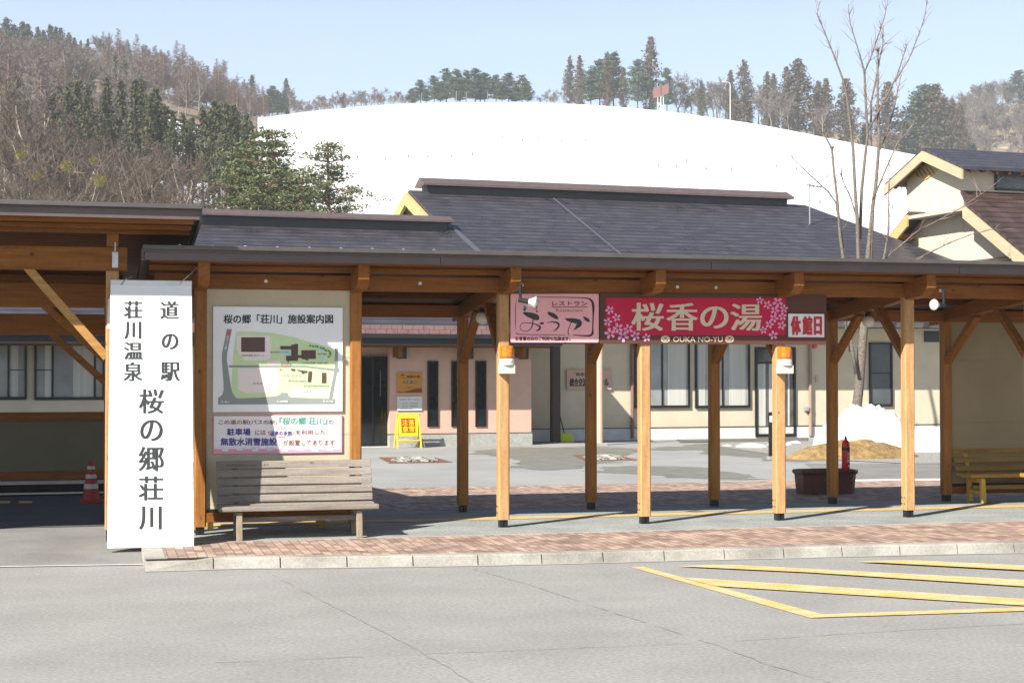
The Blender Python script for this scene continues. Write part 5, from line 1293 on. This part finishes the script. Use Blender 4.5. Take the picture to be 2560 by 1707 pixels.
def leafq(mb, p, s, r, flat_=0.):
    a = rv(r); a.z *= 1-flat_; a.normalize(); b = a.cross(rv(r)).normalized()
    if flat_ and r.random() < flat_: b = Vector((0, 0, 1)).cross(a).normalized()
    a = a*s*r.uniform(.6, 1.2); b = b*s*r.uniform(.35, .8)
    mb.v += [tuple(p-a), tuple(p+b*.8-a*.2), tuple(p+a), tuple(p-b+a*.2)]; o = len(mb.v)-4; mb.f.append((o, o+1, o+2, o+3)); mb.m.append(mb.mi)
def bare(seed, h, spread=.45, twn=5, first=.25, tw_w=.035):
    r = random.Random(seed); tr = MB(); cr_ = MB()
    def grow(p, d, l, rad, lv):
        n = 4 if lv < 2 else 3; pts = [p]; q = p; dd = d
        for k in range(n):
            dd = (dd+rv(r, .10 if lv == 0 else .17)+Vector((0, 0, .07 if lv else .04))).normalized(); q = q+dd*l/n; pts.append(q)
        rs_ = [max(rad*(1-.75*k/n), .012) for k in range(n+1)]
        (tr if lv < 2 else cr_).tube(pts, rs_, 5 if lv == 0 else 3, False)
        if lv < 3:
            nb = (7, 5, 4)[lv]
            for k in range(nb):
                u = r.uniform(first if lv == 0 else .25, 1); i = min(int(u*n), n-1); b = pts[i].lerp(pts[i+1], u*n-i)
                ax = dd.cross(rv(r)).normalized(); an_g = r.uniform(.45, .95)*(1.0 if lv else .85)
                nd = (dd*math.cos(an_g)+ax*math.sin(an_g)*(spread*2)).normalized()
                grow(b, nd, l*r.uniform(.42, .66)*(1-.3*u*(lv == 0)), rad*.45, lv+1)
        if lv >= 1:
            for k in range(twn*(1 if lv < 3 else 2)):
                i = r.randrange(len(pts)-1); b = pts[i].lerp(pts[i+1], r.random()); nd = (dd+rv(r, .6)+Vector((0, 0, .2))).normalized(); blade(cr_, b, nd, min(l*.8, h*.07)*r.uniform(.35, 1.), tw_w, r)
    grow(Vector((0, 0, -.5)), Vector((0, 0, 1)), h*.72, h*.013+.03, 0); return tr, cr_
def larch(seed, h):
    r = random.Random(seed); tr = MB(); cr_ = MB()
    tr.tube([(0, 0, -.5), (r.gauss(0, .05), r.gauss(0, .05), h*.5), (0, 0, h)], [h*.012, h*.008, .02], 4, False)
    z = h*.16
    while z < h*.985:
        k = 1-(z/h); L_ = h*(.02+.22*k**.75)
        for b in range(5):
            t = r.uniform(0, 6.28); d = Vector((math.cos(t), math.sin(t), r.uniform(.05, .45))).normalized(); l = L_*r.uniform(.5, 1.1)
            p = Vector((0, 0, z+r.uniform(-.1, .1))); blade(cr_, p, d, l, .05, r)
            for j in range(int(5+9*k)):
                u = r.uniform(.15, 1); nd = (d+rv(r, .7)+Vector((0, 0, .25))).normalized(); blade(cr_, p+d*l*u, nd, l*.28+.15, .035, r)
        z += h*.018
    return tr, cr_
def cedar(seed, h, bare_to=.2, w=.17, dens=1., leaf=.34):
    r = random.Random(seed); tr = MB(); cr_ = MB()
    tr.tube([(0, 0, -.5), (0, 0, h*.5), (0, 0, h*.97)], [h*.013+.05, h*.009+.03, .03], 6, False)
    z = h*bare_to
    while z < h*.99:
        u = (z-h*bare_to)/(h*(1-bare_to)); prof = (min(1, .55+u*2.2) if u < .25 else 1)*(1-u**1.9)**.85+.05
        for b in range(6):
            t = r.uniform(0, 6.28); l = h*w*prof*r.uniform(.55, 1.12); d = Vector((math.cos(t), math.sin(t), r.uniform(-.25, .1)))
            base = Vector((0, 0, z)); nq = int((4+l*3.4)*dens)
            for k in range(nq):
                v = (r.random()**.6); p = base+d*l*v+Vector((0, 0, l*.28*v*v))+rv(r, .14+.07*l); leafq(cr_, p, leaf*r.uniform(.6, 1.2), r)
        z += h*.024+.05
    return tr, cr_
def pine(seed, h, bare_to=.3, w=.24, leaf=.42, layers=15, round_=1., cone=False):
    r = random.Random(seed); tr = MB(); cr_ = MB(); bend = r.uniform(-.03, .03)*h
    ax = lambda z: Vector((bend*(z/h)**2, bend*.5*math.sin(z/h*4), z))
    tr.tube([ax(h*k/6)-Vector((0, 0, .5 if k == 0 else 0)) for k in range(7)], [h*.016*(1-.85*k/6)+.02 for k in range(7)], 6, False)
    for i in range(layers):
        u = (i+r.uniform(-.3, .3))/layers; u = max(0, min(1, u)); z = h*(bare_to+(1-bare_to)*u); prof = (.55+.45*math.sin(math.pi*min(1, .25+u*.75)))*(1-u**2.2*round_*.86)
        if cone: prof = (.25+.75*min(1, u*5))*(1-u)**.72+.05
        for b in range(r.choice((4, 5, 6))):
            t = r.uniform(0, 6.28); l = h*w*prof*(r.uniform(.35, 1.3) if cone else r.uniform(.5, 1.15)); d = Vector((math.cos(t), math.sin(t), r.uniform(-.05, .28))); p0 = ax(z)
            tr.tube([p0, p0+d*l*.5, p0+d*l+Vector((0, 0, l*.12))], [.05, .035, .012], 3, False)
            for c_ in range(int(2+l*1.25)):
                v = r.uniform(.3, 1.03); pc2 = p0+d*l*v+Vector((r.gauss(0, .22*l*.5), r.gauss(0, .22*l*.5), l*.12*v))
                for k in range(26 if cone else 14): leafq(cr_, pc2+Vector((r.gauss(0, .34), r.gauss(0, .34), r.gauss(.05, .12))), leaf*r.uniform(.5, 1), r, .45)
    return tr, cr_
class Kind:
    def __init__(s, name, gens, tm, cm, parts=False):
        s.name = name; s.parts = parts; s.me = []
        for tr, cr_ in gens:
            if parts: s.me.append((tr.mesh('trunk', tm), cr_.mesh('crown', cm)))
            else:
                cr_.mi = 0; o = len(cr_.v); cr_.v += tr.v; cr_.f += [tuple(i+o for i in f) for f in tr.f]; cr_.m += [1]*len(tr.f); s.me.append(cr_.mesh(name, [cm, tm]))
    def put(s, loc, label, cat, group, sc=1., var=None, rz=None):
        k = rnd.randrange(len(s.me)) if var is None else var; rz = rnd.uniform(0, 6.28) if rz is None else rz
        sc = sc if hasattr(sc, '__len__') else (sc, sc, sc)
        if s.parts:
            t = thing(s.name, label, cat, loc, rz, group); t.scale = sc
            for nm_, me in zip(('trunk', 'crown'), s.me[k]):
                o = bpy.data.objects.new(nm_, me); COL.objects.link(o); o.parent = t
            return t
        o = bpy.data.objects.new(s.name, s.me[k]); COL.objects.link(o); o.location = Vector(loc)*K; o.rotation_euler.z = rz; o.scale = sc
        return tag(o, label, cat, group)
def top_at(px, py, r, base):                   # height needed for the tree top to reach row py
    d = ray(px, py); hd = math.hypot(d.x, d.y); b = bearing(px); z = CAM.z+d.z/hd*math.hypot(b.x, b.y)*r
    return z-base.z
HT = 10.                                       # variants are modelled 10 units tall and scaled
K_l = Kind('larch_tree', [larch(i, HT) for i in (1, 2, 3)], TRK, LARCH)
K_ba = Kind('bare_tree', [bare(i, HT, .5, 8, .22, .05) for i in (5, 6, 7)], mat('hill_trunk', (.20, .165, .135), .9, .25, 3), TWIGG)
K_bn = Kind('bare_tree', [bare(i, 18, .45, 11, .2, .034) for i in (11, 12, 13, 14)], TRK, TWIG, True)
K_c = Kind('cedar_tree', [cedar(i, HT, .04, .19, 1.5, .24) for i in (1, 2, 3)], DTRK, CEDAR)
K_cr = Kind('cedar_tree', [cedar(i, 18, .03, .19, 1.5, .36) for i in (4, 5, 6)], DTRK, CEDARB)
K_cn = Kind('cedar_tree', [cedar(i, 20, b, .11, 1.9, .30) for i, b in ((7, .35), (8, .5), (9, .2), (10, .42))], DTRK, CEDAR, True)
K_p = Kind('pine_tree', [pine(i, HT, .16, .36, .30, 20, .75) for i in (1, 2, 3)], DTRK, PINEB)
K_pn = Kind('pine_tree', [pine(i, 16, b, w_, .17, 34, 1., True) for i, b, w_ in ((4, .12, .33), (5, .05, .30))], PTRK, PINE, True)
# ---- crest of the ski slope
def crest_tree(kind, px, top, lab, cat, grp, r=440, var=None, wide=1., base_h=HT):
    p = hp(px, r); h = top_at(px, top, r, p)
    if h < 1: return
    s = h/base_h; kind.put(p, lab, cat, grp, (s*wide, s*wide, s), var)
for px, tp, w_ in ((1050, 200, 1.1), (1085, 190, 1.1), (1115, 172, 1.0), (1140, 175, 1.0), (1165, 178, 1.0), (1188, 172, 1.0), (1212, 183, 1.1), (1240, 188, 1.1), (1272, 184, 1.2), (1305, 188, 1.1), (1030, 222, 1.3), (1100, 205, 1.2), (1150, 205, 1.3), (1200, 200, 1.2), (1255, 205, 1.2), (1290, 215, 1.2), (1320, 205, .9), (1065, 225, 1.4)):
    crest_tree(K_p, px, tp, 'rounded pine in the dark clump on the snowy crest', 'tree', 'pines clumped on the crest', 436+rnd.uniform(0, 14), None, w_*.95)
for px, tp in ((1425, 140), (1450, 138), (1478, 175), (1500, 150), (1518, 130), (1535, 134), (1560, 168)):
    crest_tree(K_p if px in (1478, 1500, 1535) else K_cr, px, tp, 'slender dark conifer left of the tallest cedar on the crest', 'tree', 'conifers left of the tallest cedar', 440+rnd.uniform(0, 8), None, .85 if px not in (1478, 1500) else 1, HT if px in (1478, 1500, 1535) else 18)
p = hp(1628, 442); K_cr.put(p, 'tallest rusty cedar on the snowy crest', 'tree', 'cedars on the crest', tuple(top_at(1628, 90, 442, p)/18*k for k in (.92, .92, 1)), 0)
for px, tp, w_, lab in ((1595, 150, .8, 'pine leaning out just left of the tallest cedar'), (1668, 172, .7, 'small pine behind the brown notice boards on the crest'), (1755, 202, .85, 'small conical conifer left of the lamp post on the crest')):
    crest_tree(K_p if px != 1755 else K_c, px, tp, lab, 'tree', 'lone conifers on the crest', 440, None, w_)
for px, tp, w_, lab in ((1828, 175, .8, 'slim cedar right behind the crest lamp post'), (1862, 150, .95, 'pointed cedar right of the crest lamp post'), (1920, 178, .8, 'short cedar between the lamp post and the big rusty cedar'), (1936, 183, .8, 'short narrow cedar beside the big rusty cedar'),
                        (1968, 165, .8, 'slim cedar touching the left side of the big rusty cedar'), (1997, 145, 1.35, 'big rusty cedar half way down the crest line'), (2048, 203, 1., 'slim green cedar right of the big rusty cedar'), (2068, 195, 1., 'pointed green cedar left of the bare tree stems'),
                        (2118, 195, 1.15, 'rusty cedar behind the left stems of the bare tree'), (2222, 203, 1.15, 'rusty cedar behind the right stems of the bare tree'), (2342, 208, 1.2, 'broad dark cedar above the annex roof'), (2384, 245, .9, 'small cedar right of the broad dark cedar'), (2405, 258, .9, 'last small cedar above the annex roof')):
    crest_tree(K_cr, px, tp, lab, 'tree', 'cedars on the crest', 446, None, w_*1.12, 18)
for px, tp in ((2300, 232), (2318, 215)): crest_tree(K_p, px, tp, 'blue green pine left of the broad dark cedar', 'tree', 'pines above the annex', 452, None, 1.2)
for px in (1830, 1880, 1935, 2060, 2165, 2260, 2290, 2365, 2420, 2440): crest_tree(K_c, px+rnd.uniform(-8, 8), lerp_s(CREST, px)-rnd.uniform(45, 85), 'low dark conifer filling the gaps along the crest', 'tree', 'low conifers along the crest', 458, None, 1.5)
for px in list(range(640, 1040, 8))+list(range(1690, 1830, 13))+list(range(1350, 1420, 14))+[1890, 1905, 1950, 2150, 2175]:
    tp = lerp_s(CREST, px)-(rnd.uniform(20, 42) if px < 1420 else rnd.uniform(60, 105))
    crest_tree(K_ba, px+rnd.uniform(-6, 6), tp, 'grey leafless tree in the brush along the snowy crest', 'tree', 'leafless trees along the crest', 450+rnd.uniform(0, 15), None, 1.25)
for px, tp in ((1930, 215), (1955, 222), (1900, 235), (1975, 240)): crest_tree(K_ba, px, tp, 'pale leafless tree in front of the big rusty cedar', 'tree', 'pale leafless trees by the rusty cedar', 434, None, 1.1)
crest_tree(K_ba, 2063, 262, 'pale leafless tree left of the bare tree stems at the snow edge', 'tree', None, 428, 1, 1.3)
crest_tree(K_c, 858, 232, 'tiny dark conifer alone in the grey brush of the crest', 'tree', None, 460, None, .8)
for k in range(135):                            # leafless wood on the ridge at the right
    px = rnd.uniform(2285, 2700); r = rnd.uniform(480, 640); p = hp2(px, r); s = rnd.uniform(.9, 1.35)
    K_ba.put(p, 'grey brown leafless tree in the wood on the right hand ridge', 'tree', 'leafless trees on the right hand ridge', (s*1.1, s*1.1, s))
p = hp2(2552, 600); K_p.put(p, 'dark pine on the right hand ridge at the picture edge', 'tree', None, 1.5)
# ---- flank at the left: larches, cedars along the sky line
LSKY = [(-200, 60), (0, 62), (120, 95), (250, 120), (420, 160), (520, 205), (640, 225), (700, 235)]
for k in range(150):
    px = rnd.uniform(-60, 660); u = rnd.random()**.8*(.62 if px < 240 else 1); r = 325+u*105; p = hp(px, r); p.z += .4
    h = rnd.uniform(8.5, 12.0); s = h/HT
    if px > 560: s *= .8
    if px < 250: s *= .74
    (K_l if rnd.random() < .78 else K_ba).put(p, 'reddish brown leafless tree on the wooded flank at the left', 'tree', 'leafless trees on the left flank', (s*1.15, s*1.15, s))
for px, tp in ((255, 78), (292, 70), (338, 84), (440, 100), (455, 110), (540, 145), (558, 148), (500, 160), (590, 188)):
    p = hp(px, 432); h = top_at(px, tp, 432, p); K_l.put(p, 'pale thin larch standing above the left sky line', 'tree', 'larches on the left sky line', (h/HT*.85, h/HT*.85, h/HT))
for px, tp, w_ in ((-15, 52, 1.3), (12, 45, 1.4), (30, 62, 1.3), (52, 55, 1.4), (65, 60, 1.3), (90, 68, 1.), (105, 75, 1), (122, 63, 1.1), (136, 68, 1.), (147, 70, 1.1), (168, 82, 1.), (182, 95, 1.), (198, 102, .8), (216, 98, .8)):
    p = hp(px, 418); h = top_at(px, tp, 418, p); K_c.put(p, 'dark cedar on the sky line at the top left', 'tree', 'cedars on the left sky line', (h/HT*w_, h/HT*w_, h/HT))
for px, tp, lab in ((265, 95, 'single dark cedar among larches on the left sky line'), (628, 188, 'small pointed cedar near the right end of the left wood'), (714, 196, 'dark cedar at the right tip of the left wood'), (680, 215, 'low pine beside the dark cedar at the tip of the left wood')):
    p = hp(px, 436); h = top_at(px, tp, 436, p); (K_p if px == 680 else K_c).put(p, lab, 'tree', None, (h/HT*.9, h/HT*.9, h/HT))
for k in range(14):
    px = rnd.uniform(610, 735); p = hp(px, rnd.uniform(432, 445)); (K_p if k % 2 else K_ba).put(p, 'hazy grey green tree at the right tip of the left wood', 'tree', 'trees at the tip of the left wood', rnd.uniform(.5, .75))
# ---- nearer trees behind the shelter roofs
for k in range(62):
    px = rnd.uniform(-70, 370); r = rnd.uniform(170, 318); p = hp(px, r); h = rnd.uniform(9, 13)
    (K_ba if k % 3 else K_l).put(p, 'brown leafless tree half way up the wooded slope at the left', 'tree', 'leafless trees half way up the left slope', (h/HT*1.2, h/HT*1.2, h/HT))
for px, tp, r in ((40, 190, 210), (60, 250, 190), (100, 255, 195), (125, 240, 180), (145, 215, 200), (10, 270, 170), (310, 150, 300), (350, 190, 260), (285, 140, 310), (20, 150, 300), (75, 215, 240), (95, 130, 330), (130, 200, 250), (60, 160, 300), (170, 165, 300), (40, 235, 220), (225, 180, 290)):
    p = hp(px, r); h = top_at(px, tp, r, p); h = min(h, 22); K_c.put(p, 'dark green cedar half way up the wooded slope at the left', 'tree', 'cedars half way up the left slope', (h/HT*.85, h/HT*.85, h/HT))
for px, tp, r, v in ((190, 185, 172, 2), (165, 215, 166, 0), (215, 205, 170, 2), (265, 190, 176, 2), (255, 235, 162, 0), (300, 195, 172, 2), (335, 200, 168, 0), (352, 195, 176, 2), (386, 212, 160, 2), (372, 240, 158, 0), (410, 262, 162, 1), (430, 278, 158, 3), (455, 285, 166, 1), (480, 292, 165, 3), (505, 268, 160, 1), (532, 252, 158, 3), (546, 256, 160, 1), (563, 258, 156, 1), (577, 262, 158, 3), (590, 275, 162, 1), (613, 285, 156, 3), (622, 300, 160, 1), (395, 255, 170, 3), (470, 300, 175, 3), (520, 290, 172, 1)):
    p = hp(px, r); h = top_at(px, tp, r, p); s = h/20
    K_cn.put(p, 'tall dark cedar with bare lower trunk in the row left of the green pines' if px > 400 else 'dense dark green cedar among the leafless trees at the left', 'tree', 'cedars in the row by the green pines' if px > 400 else 'dense cedars at the left', (s*.86, s*.86, s), v)
for px, tp, r in ((15, 170, 120), (60, 185, 112), (110, 300, 118), (85, 340, 100), (150, 275, 128), (175, 330, 106), (225, 375, 120), (20, 330, 104), (255, 420, 110), (300, 340, 138), (330, 405, 118), (290, 445, 100), (365, 450, 112), (400, 350, 126), (345, 475, 98), (425, 400, 104), (200, 400, 94), (130, 400, 94), (55, 420, 90), (460, 440, 100), (500, 450, 98), (240, 325, 150), (110, 230, 150), (180, 335, 150), (520, 420, 118), (5, 260, 140), (70, 270, 145), (310, 365, 150)):
    p = hp(px, r); h = top_at(px, tp, r, p); s = h/18
    K_bn.put(p, 'leafless grey brown tree in the thicket behind the taller shelter', 'tree', 'leafless trees behind the taller shelter', (s*1.05, s*1.05, s))
for px, tp, r, v, lab in ((686, 322, 112, 0, 'spreading green pine with reddish trunk above the left roofs'), (626, 350, 118, 1, 'bushy pine at the left of the spreading green pine'), (822, 356, 106, 1, 'conical green pine standing alone right of the spreading pine'), (760, 440, 102, 0, 'low dark pine between the two tall green pines'), (590, 420, 108, 0, 'low green pine above the ridge of the lower roof'), (655, 440, 100, 0, 'low pine in front of the spreading green pine'), (720, 420, 116, 1, 'dark pine behind the gap between the tall pines')):
    p = hp(px, r); h = top_at(px, tp, r, p); s = h/16
    K_pn.put(p, lab, 'tree', 'green pines behind the low roof', (s*1.25, s*1.25, s), v)
mb = MB(); r_ = random.Random(9)               # undergrowth in front of the wood
for k in range(9000):
    px = r_.uniform(-160, 640); r = r_.uniform(86, 128); p = hp(px, r); z = min(abs(r_.gauss(0, 4.2)), 8.5) if px < 520 else abs(r_.gauss(0, 2.2)); p.z += z+2
    blade(mb, p, (rv(r_, .6)+Vector((0, 0, .7))).normalized(), r_.uniform(.5, 1.7), .05, r_)
th_ = buildw(mb, 'thicket', TWIG); th_['kind'] = 'stuff'
MIS = mat('mistletoe', (.15, .125, .03), .9, .3, 2)
for px, py, s in ((250, 452, .36), (165, 415, .32), (92, 440, .24), (50, 385, .28), (232, 400, .22)):
    c = onD(px, py, 84); mb = MB()
    for k in range(520):
        d = rv(r_).normalized(); blade(mb, d*s*r_.random()**.4*.8, (d+rv(r_, .9)).normalized(), s*.34, .02, r_)
    o = mb.build('mistletoe_ball', MIS, None, c); tag(o, 'round yellow green mistletoe ball hanging among the leafless trees at the left', 'mistletoe', 'mistletoe balls at the left')

# ---- things on the snow slope
SG = flat('snow_pole_grey', (.20, .20, .22)); 
def pole(px, py, r, h, lab, grp, name='slope_pole', w=.055, ball=True):
    # find where the ray to the foot meets the slope
    best = None
    for k in range(240):
        r_k = 80+k*1.48; p = hp(px, r_k); d = (p-CAM); y = 853.5-F*d.dot(UP)/d.dot(FW)
        if best is None or abs(y-py) < best[0]: best = (abs(y-py), p)
    p = best[1]; mb = MB(); mb.tube([(0, 0, -.1), (.02*h, 0, h)], w, 5)
    o = mb
    if ball: mb.lathe([(.10, -.05), (.17, .15), (.14, .5), (.04, .75)], n=8)
    return tag(mb.build(name, SG, None, p), lab, 'pole', grp)
for px, py in ((963, 402), (1020, 394), (1069, 396), (1129, 394), (1180, 390)): pole(px, py, 0, 3.2, 'thin pole in the left row of five on the snow slope', 'poles in the left row on the slope')
for px, py in ((1255, 347), (1305.6, 355), (1345, 347), (1403, 356), (1463, 355)): pole(px, py, 0, 4.0, 'thin pole in the upper middle row of five on the snow slope', 'poles in the middle row on the slope')
for px, py in ((1646, 417), (1691, 420), (1717, 407), (1766, 425), (1830, 429), (1943, 420), (1992, 426), (2029, 430), (2069, 444), (2094, 442), (2051, 509), (2255, 474), (2232, 521)): pole(px, py, 0, 2.6, 'thin pole in the scattered right hand group on the snow slope', 'poles at the right on the slope')
for px, py, h in ((1203, 452, 2.6), (1362, 457, 3.2), (1490, 463, 2.8), (1627, 470, 2.8), (1771, 474, 3.2), (1925, 480, 2.6)): pole(px, py, 0, h, 'thin pole rising just above the main ridge on the snow slope', 'poles above the main ridge', ball=False)
for px, py, h in ((839, 292, 4), (880, 282, 2.5), (925, 272, 3.8), (998, 266, 3), (1053, 275, 4), (1140, 266, 3.6), (1165, 268, 3.6), (1218, 268, 3.6), (1540, 278, 3.8), (1643, 275, 2.5), (1733, 285, 2.2), (1866, 303, 1.6), (2036, 336, 1.6)): pole(px, py, 0, h, 'thin pole at the top edge of the snow slope', 'poles along the top edge', w=.06, ball=False)
lp = hp(1827, 430); hL = top_at(1827, 205, 430, lp)
t = thing('slope_lamp_post', 'tall pale lamp post with one curved arm on the crest of the snow slope', 'lamp post', lp)
LPM = flat('lamp_post_pale', (.55, .54, .52))
mb = MB(); mb.tube([(0, 0, -.2), (0, 0, hL-.8), (-.3, .05, hL-.2), (-.9, .1, hL), (-1.4, .15, hL)], [.13, .10, .08, .07, .06], 8); mb.build('pole', LPM, t)
mb = MB(); mb.lathe([(.05, -.5), (.16, -.3), (.18, .3), (.05, .5)], (-1.8, .2, hL), 8, (1, -.1, 0)); mb.build('lamp_head', LPM, t)
bp_ = hp(1655, 431); t = thing('crest_floodlight_frame', 'pair of brown panels on a pale mast at the snow crest', 'panel mast', bp_)
q = lambda x, y: onD(x, y, (bp_-CAM).dot(FW))-bp_
BRR = flat('panel_brown', (.17, .075, .06)); 
for nm_, c in (('panel', ((1634, 222), (1652, 214), (1652, 240), (1634, 247))), ('panel', ((1654, 216), (1672, 208), (1672, 233), (1654, 241)))):
    mb = MB(); mb.prism([q(x, y) for x, y in c], (0, .5, 0)); mb.build(nm_, BRR, t)
    mb = MB(); a_, b_ = q(*c[1]), q(*c[2]); mb.prism([a_+Vector((.02, .1, 0)), a_+Vector((.35, .4, 0)), b_+Vector((.35, .4, 0)), b_+Vector((.02, .1, 0))], (0, .3, 0)); mb.build('side_box', flat('panel_dark', (.05, .04, .045)), t)
mb = MB()
for x, w in ((1645, .10), (1653, .16), (1660, .12)):
    a_ = q(x, 238); mb.tube([(a_.x, .3, -.5), (a_.x, .3, a_.z)], w, 6)
mb.build('mast', LPM, t)
# ================================================================== valley haze
hm = bpy.data.materials.new('haze_air'); hm.use_nodes = True; hn = hm.node_tree; hn.nodes.clear()
vo = hn.nodes.new('ShaderNodeVolumePrincipled'); vo.inputs['Color'].default_value = (.88, .94, 1, 1); vo.inputs['Density'].default_value = .00036; vo.inputs['Anisotropy'].default_value = .0
ho = hn.nodes.new('ShaderNodeOutputMaterial'); hn.links.new(vo.outputs[0], ho.inputs['Volume'])
mb = MB(); mb.box(-900, 1300, -300, 1150, -2.2, 150)
hz = buildw(mb, 'haze', hm); hz['kind'] = 'stuff'
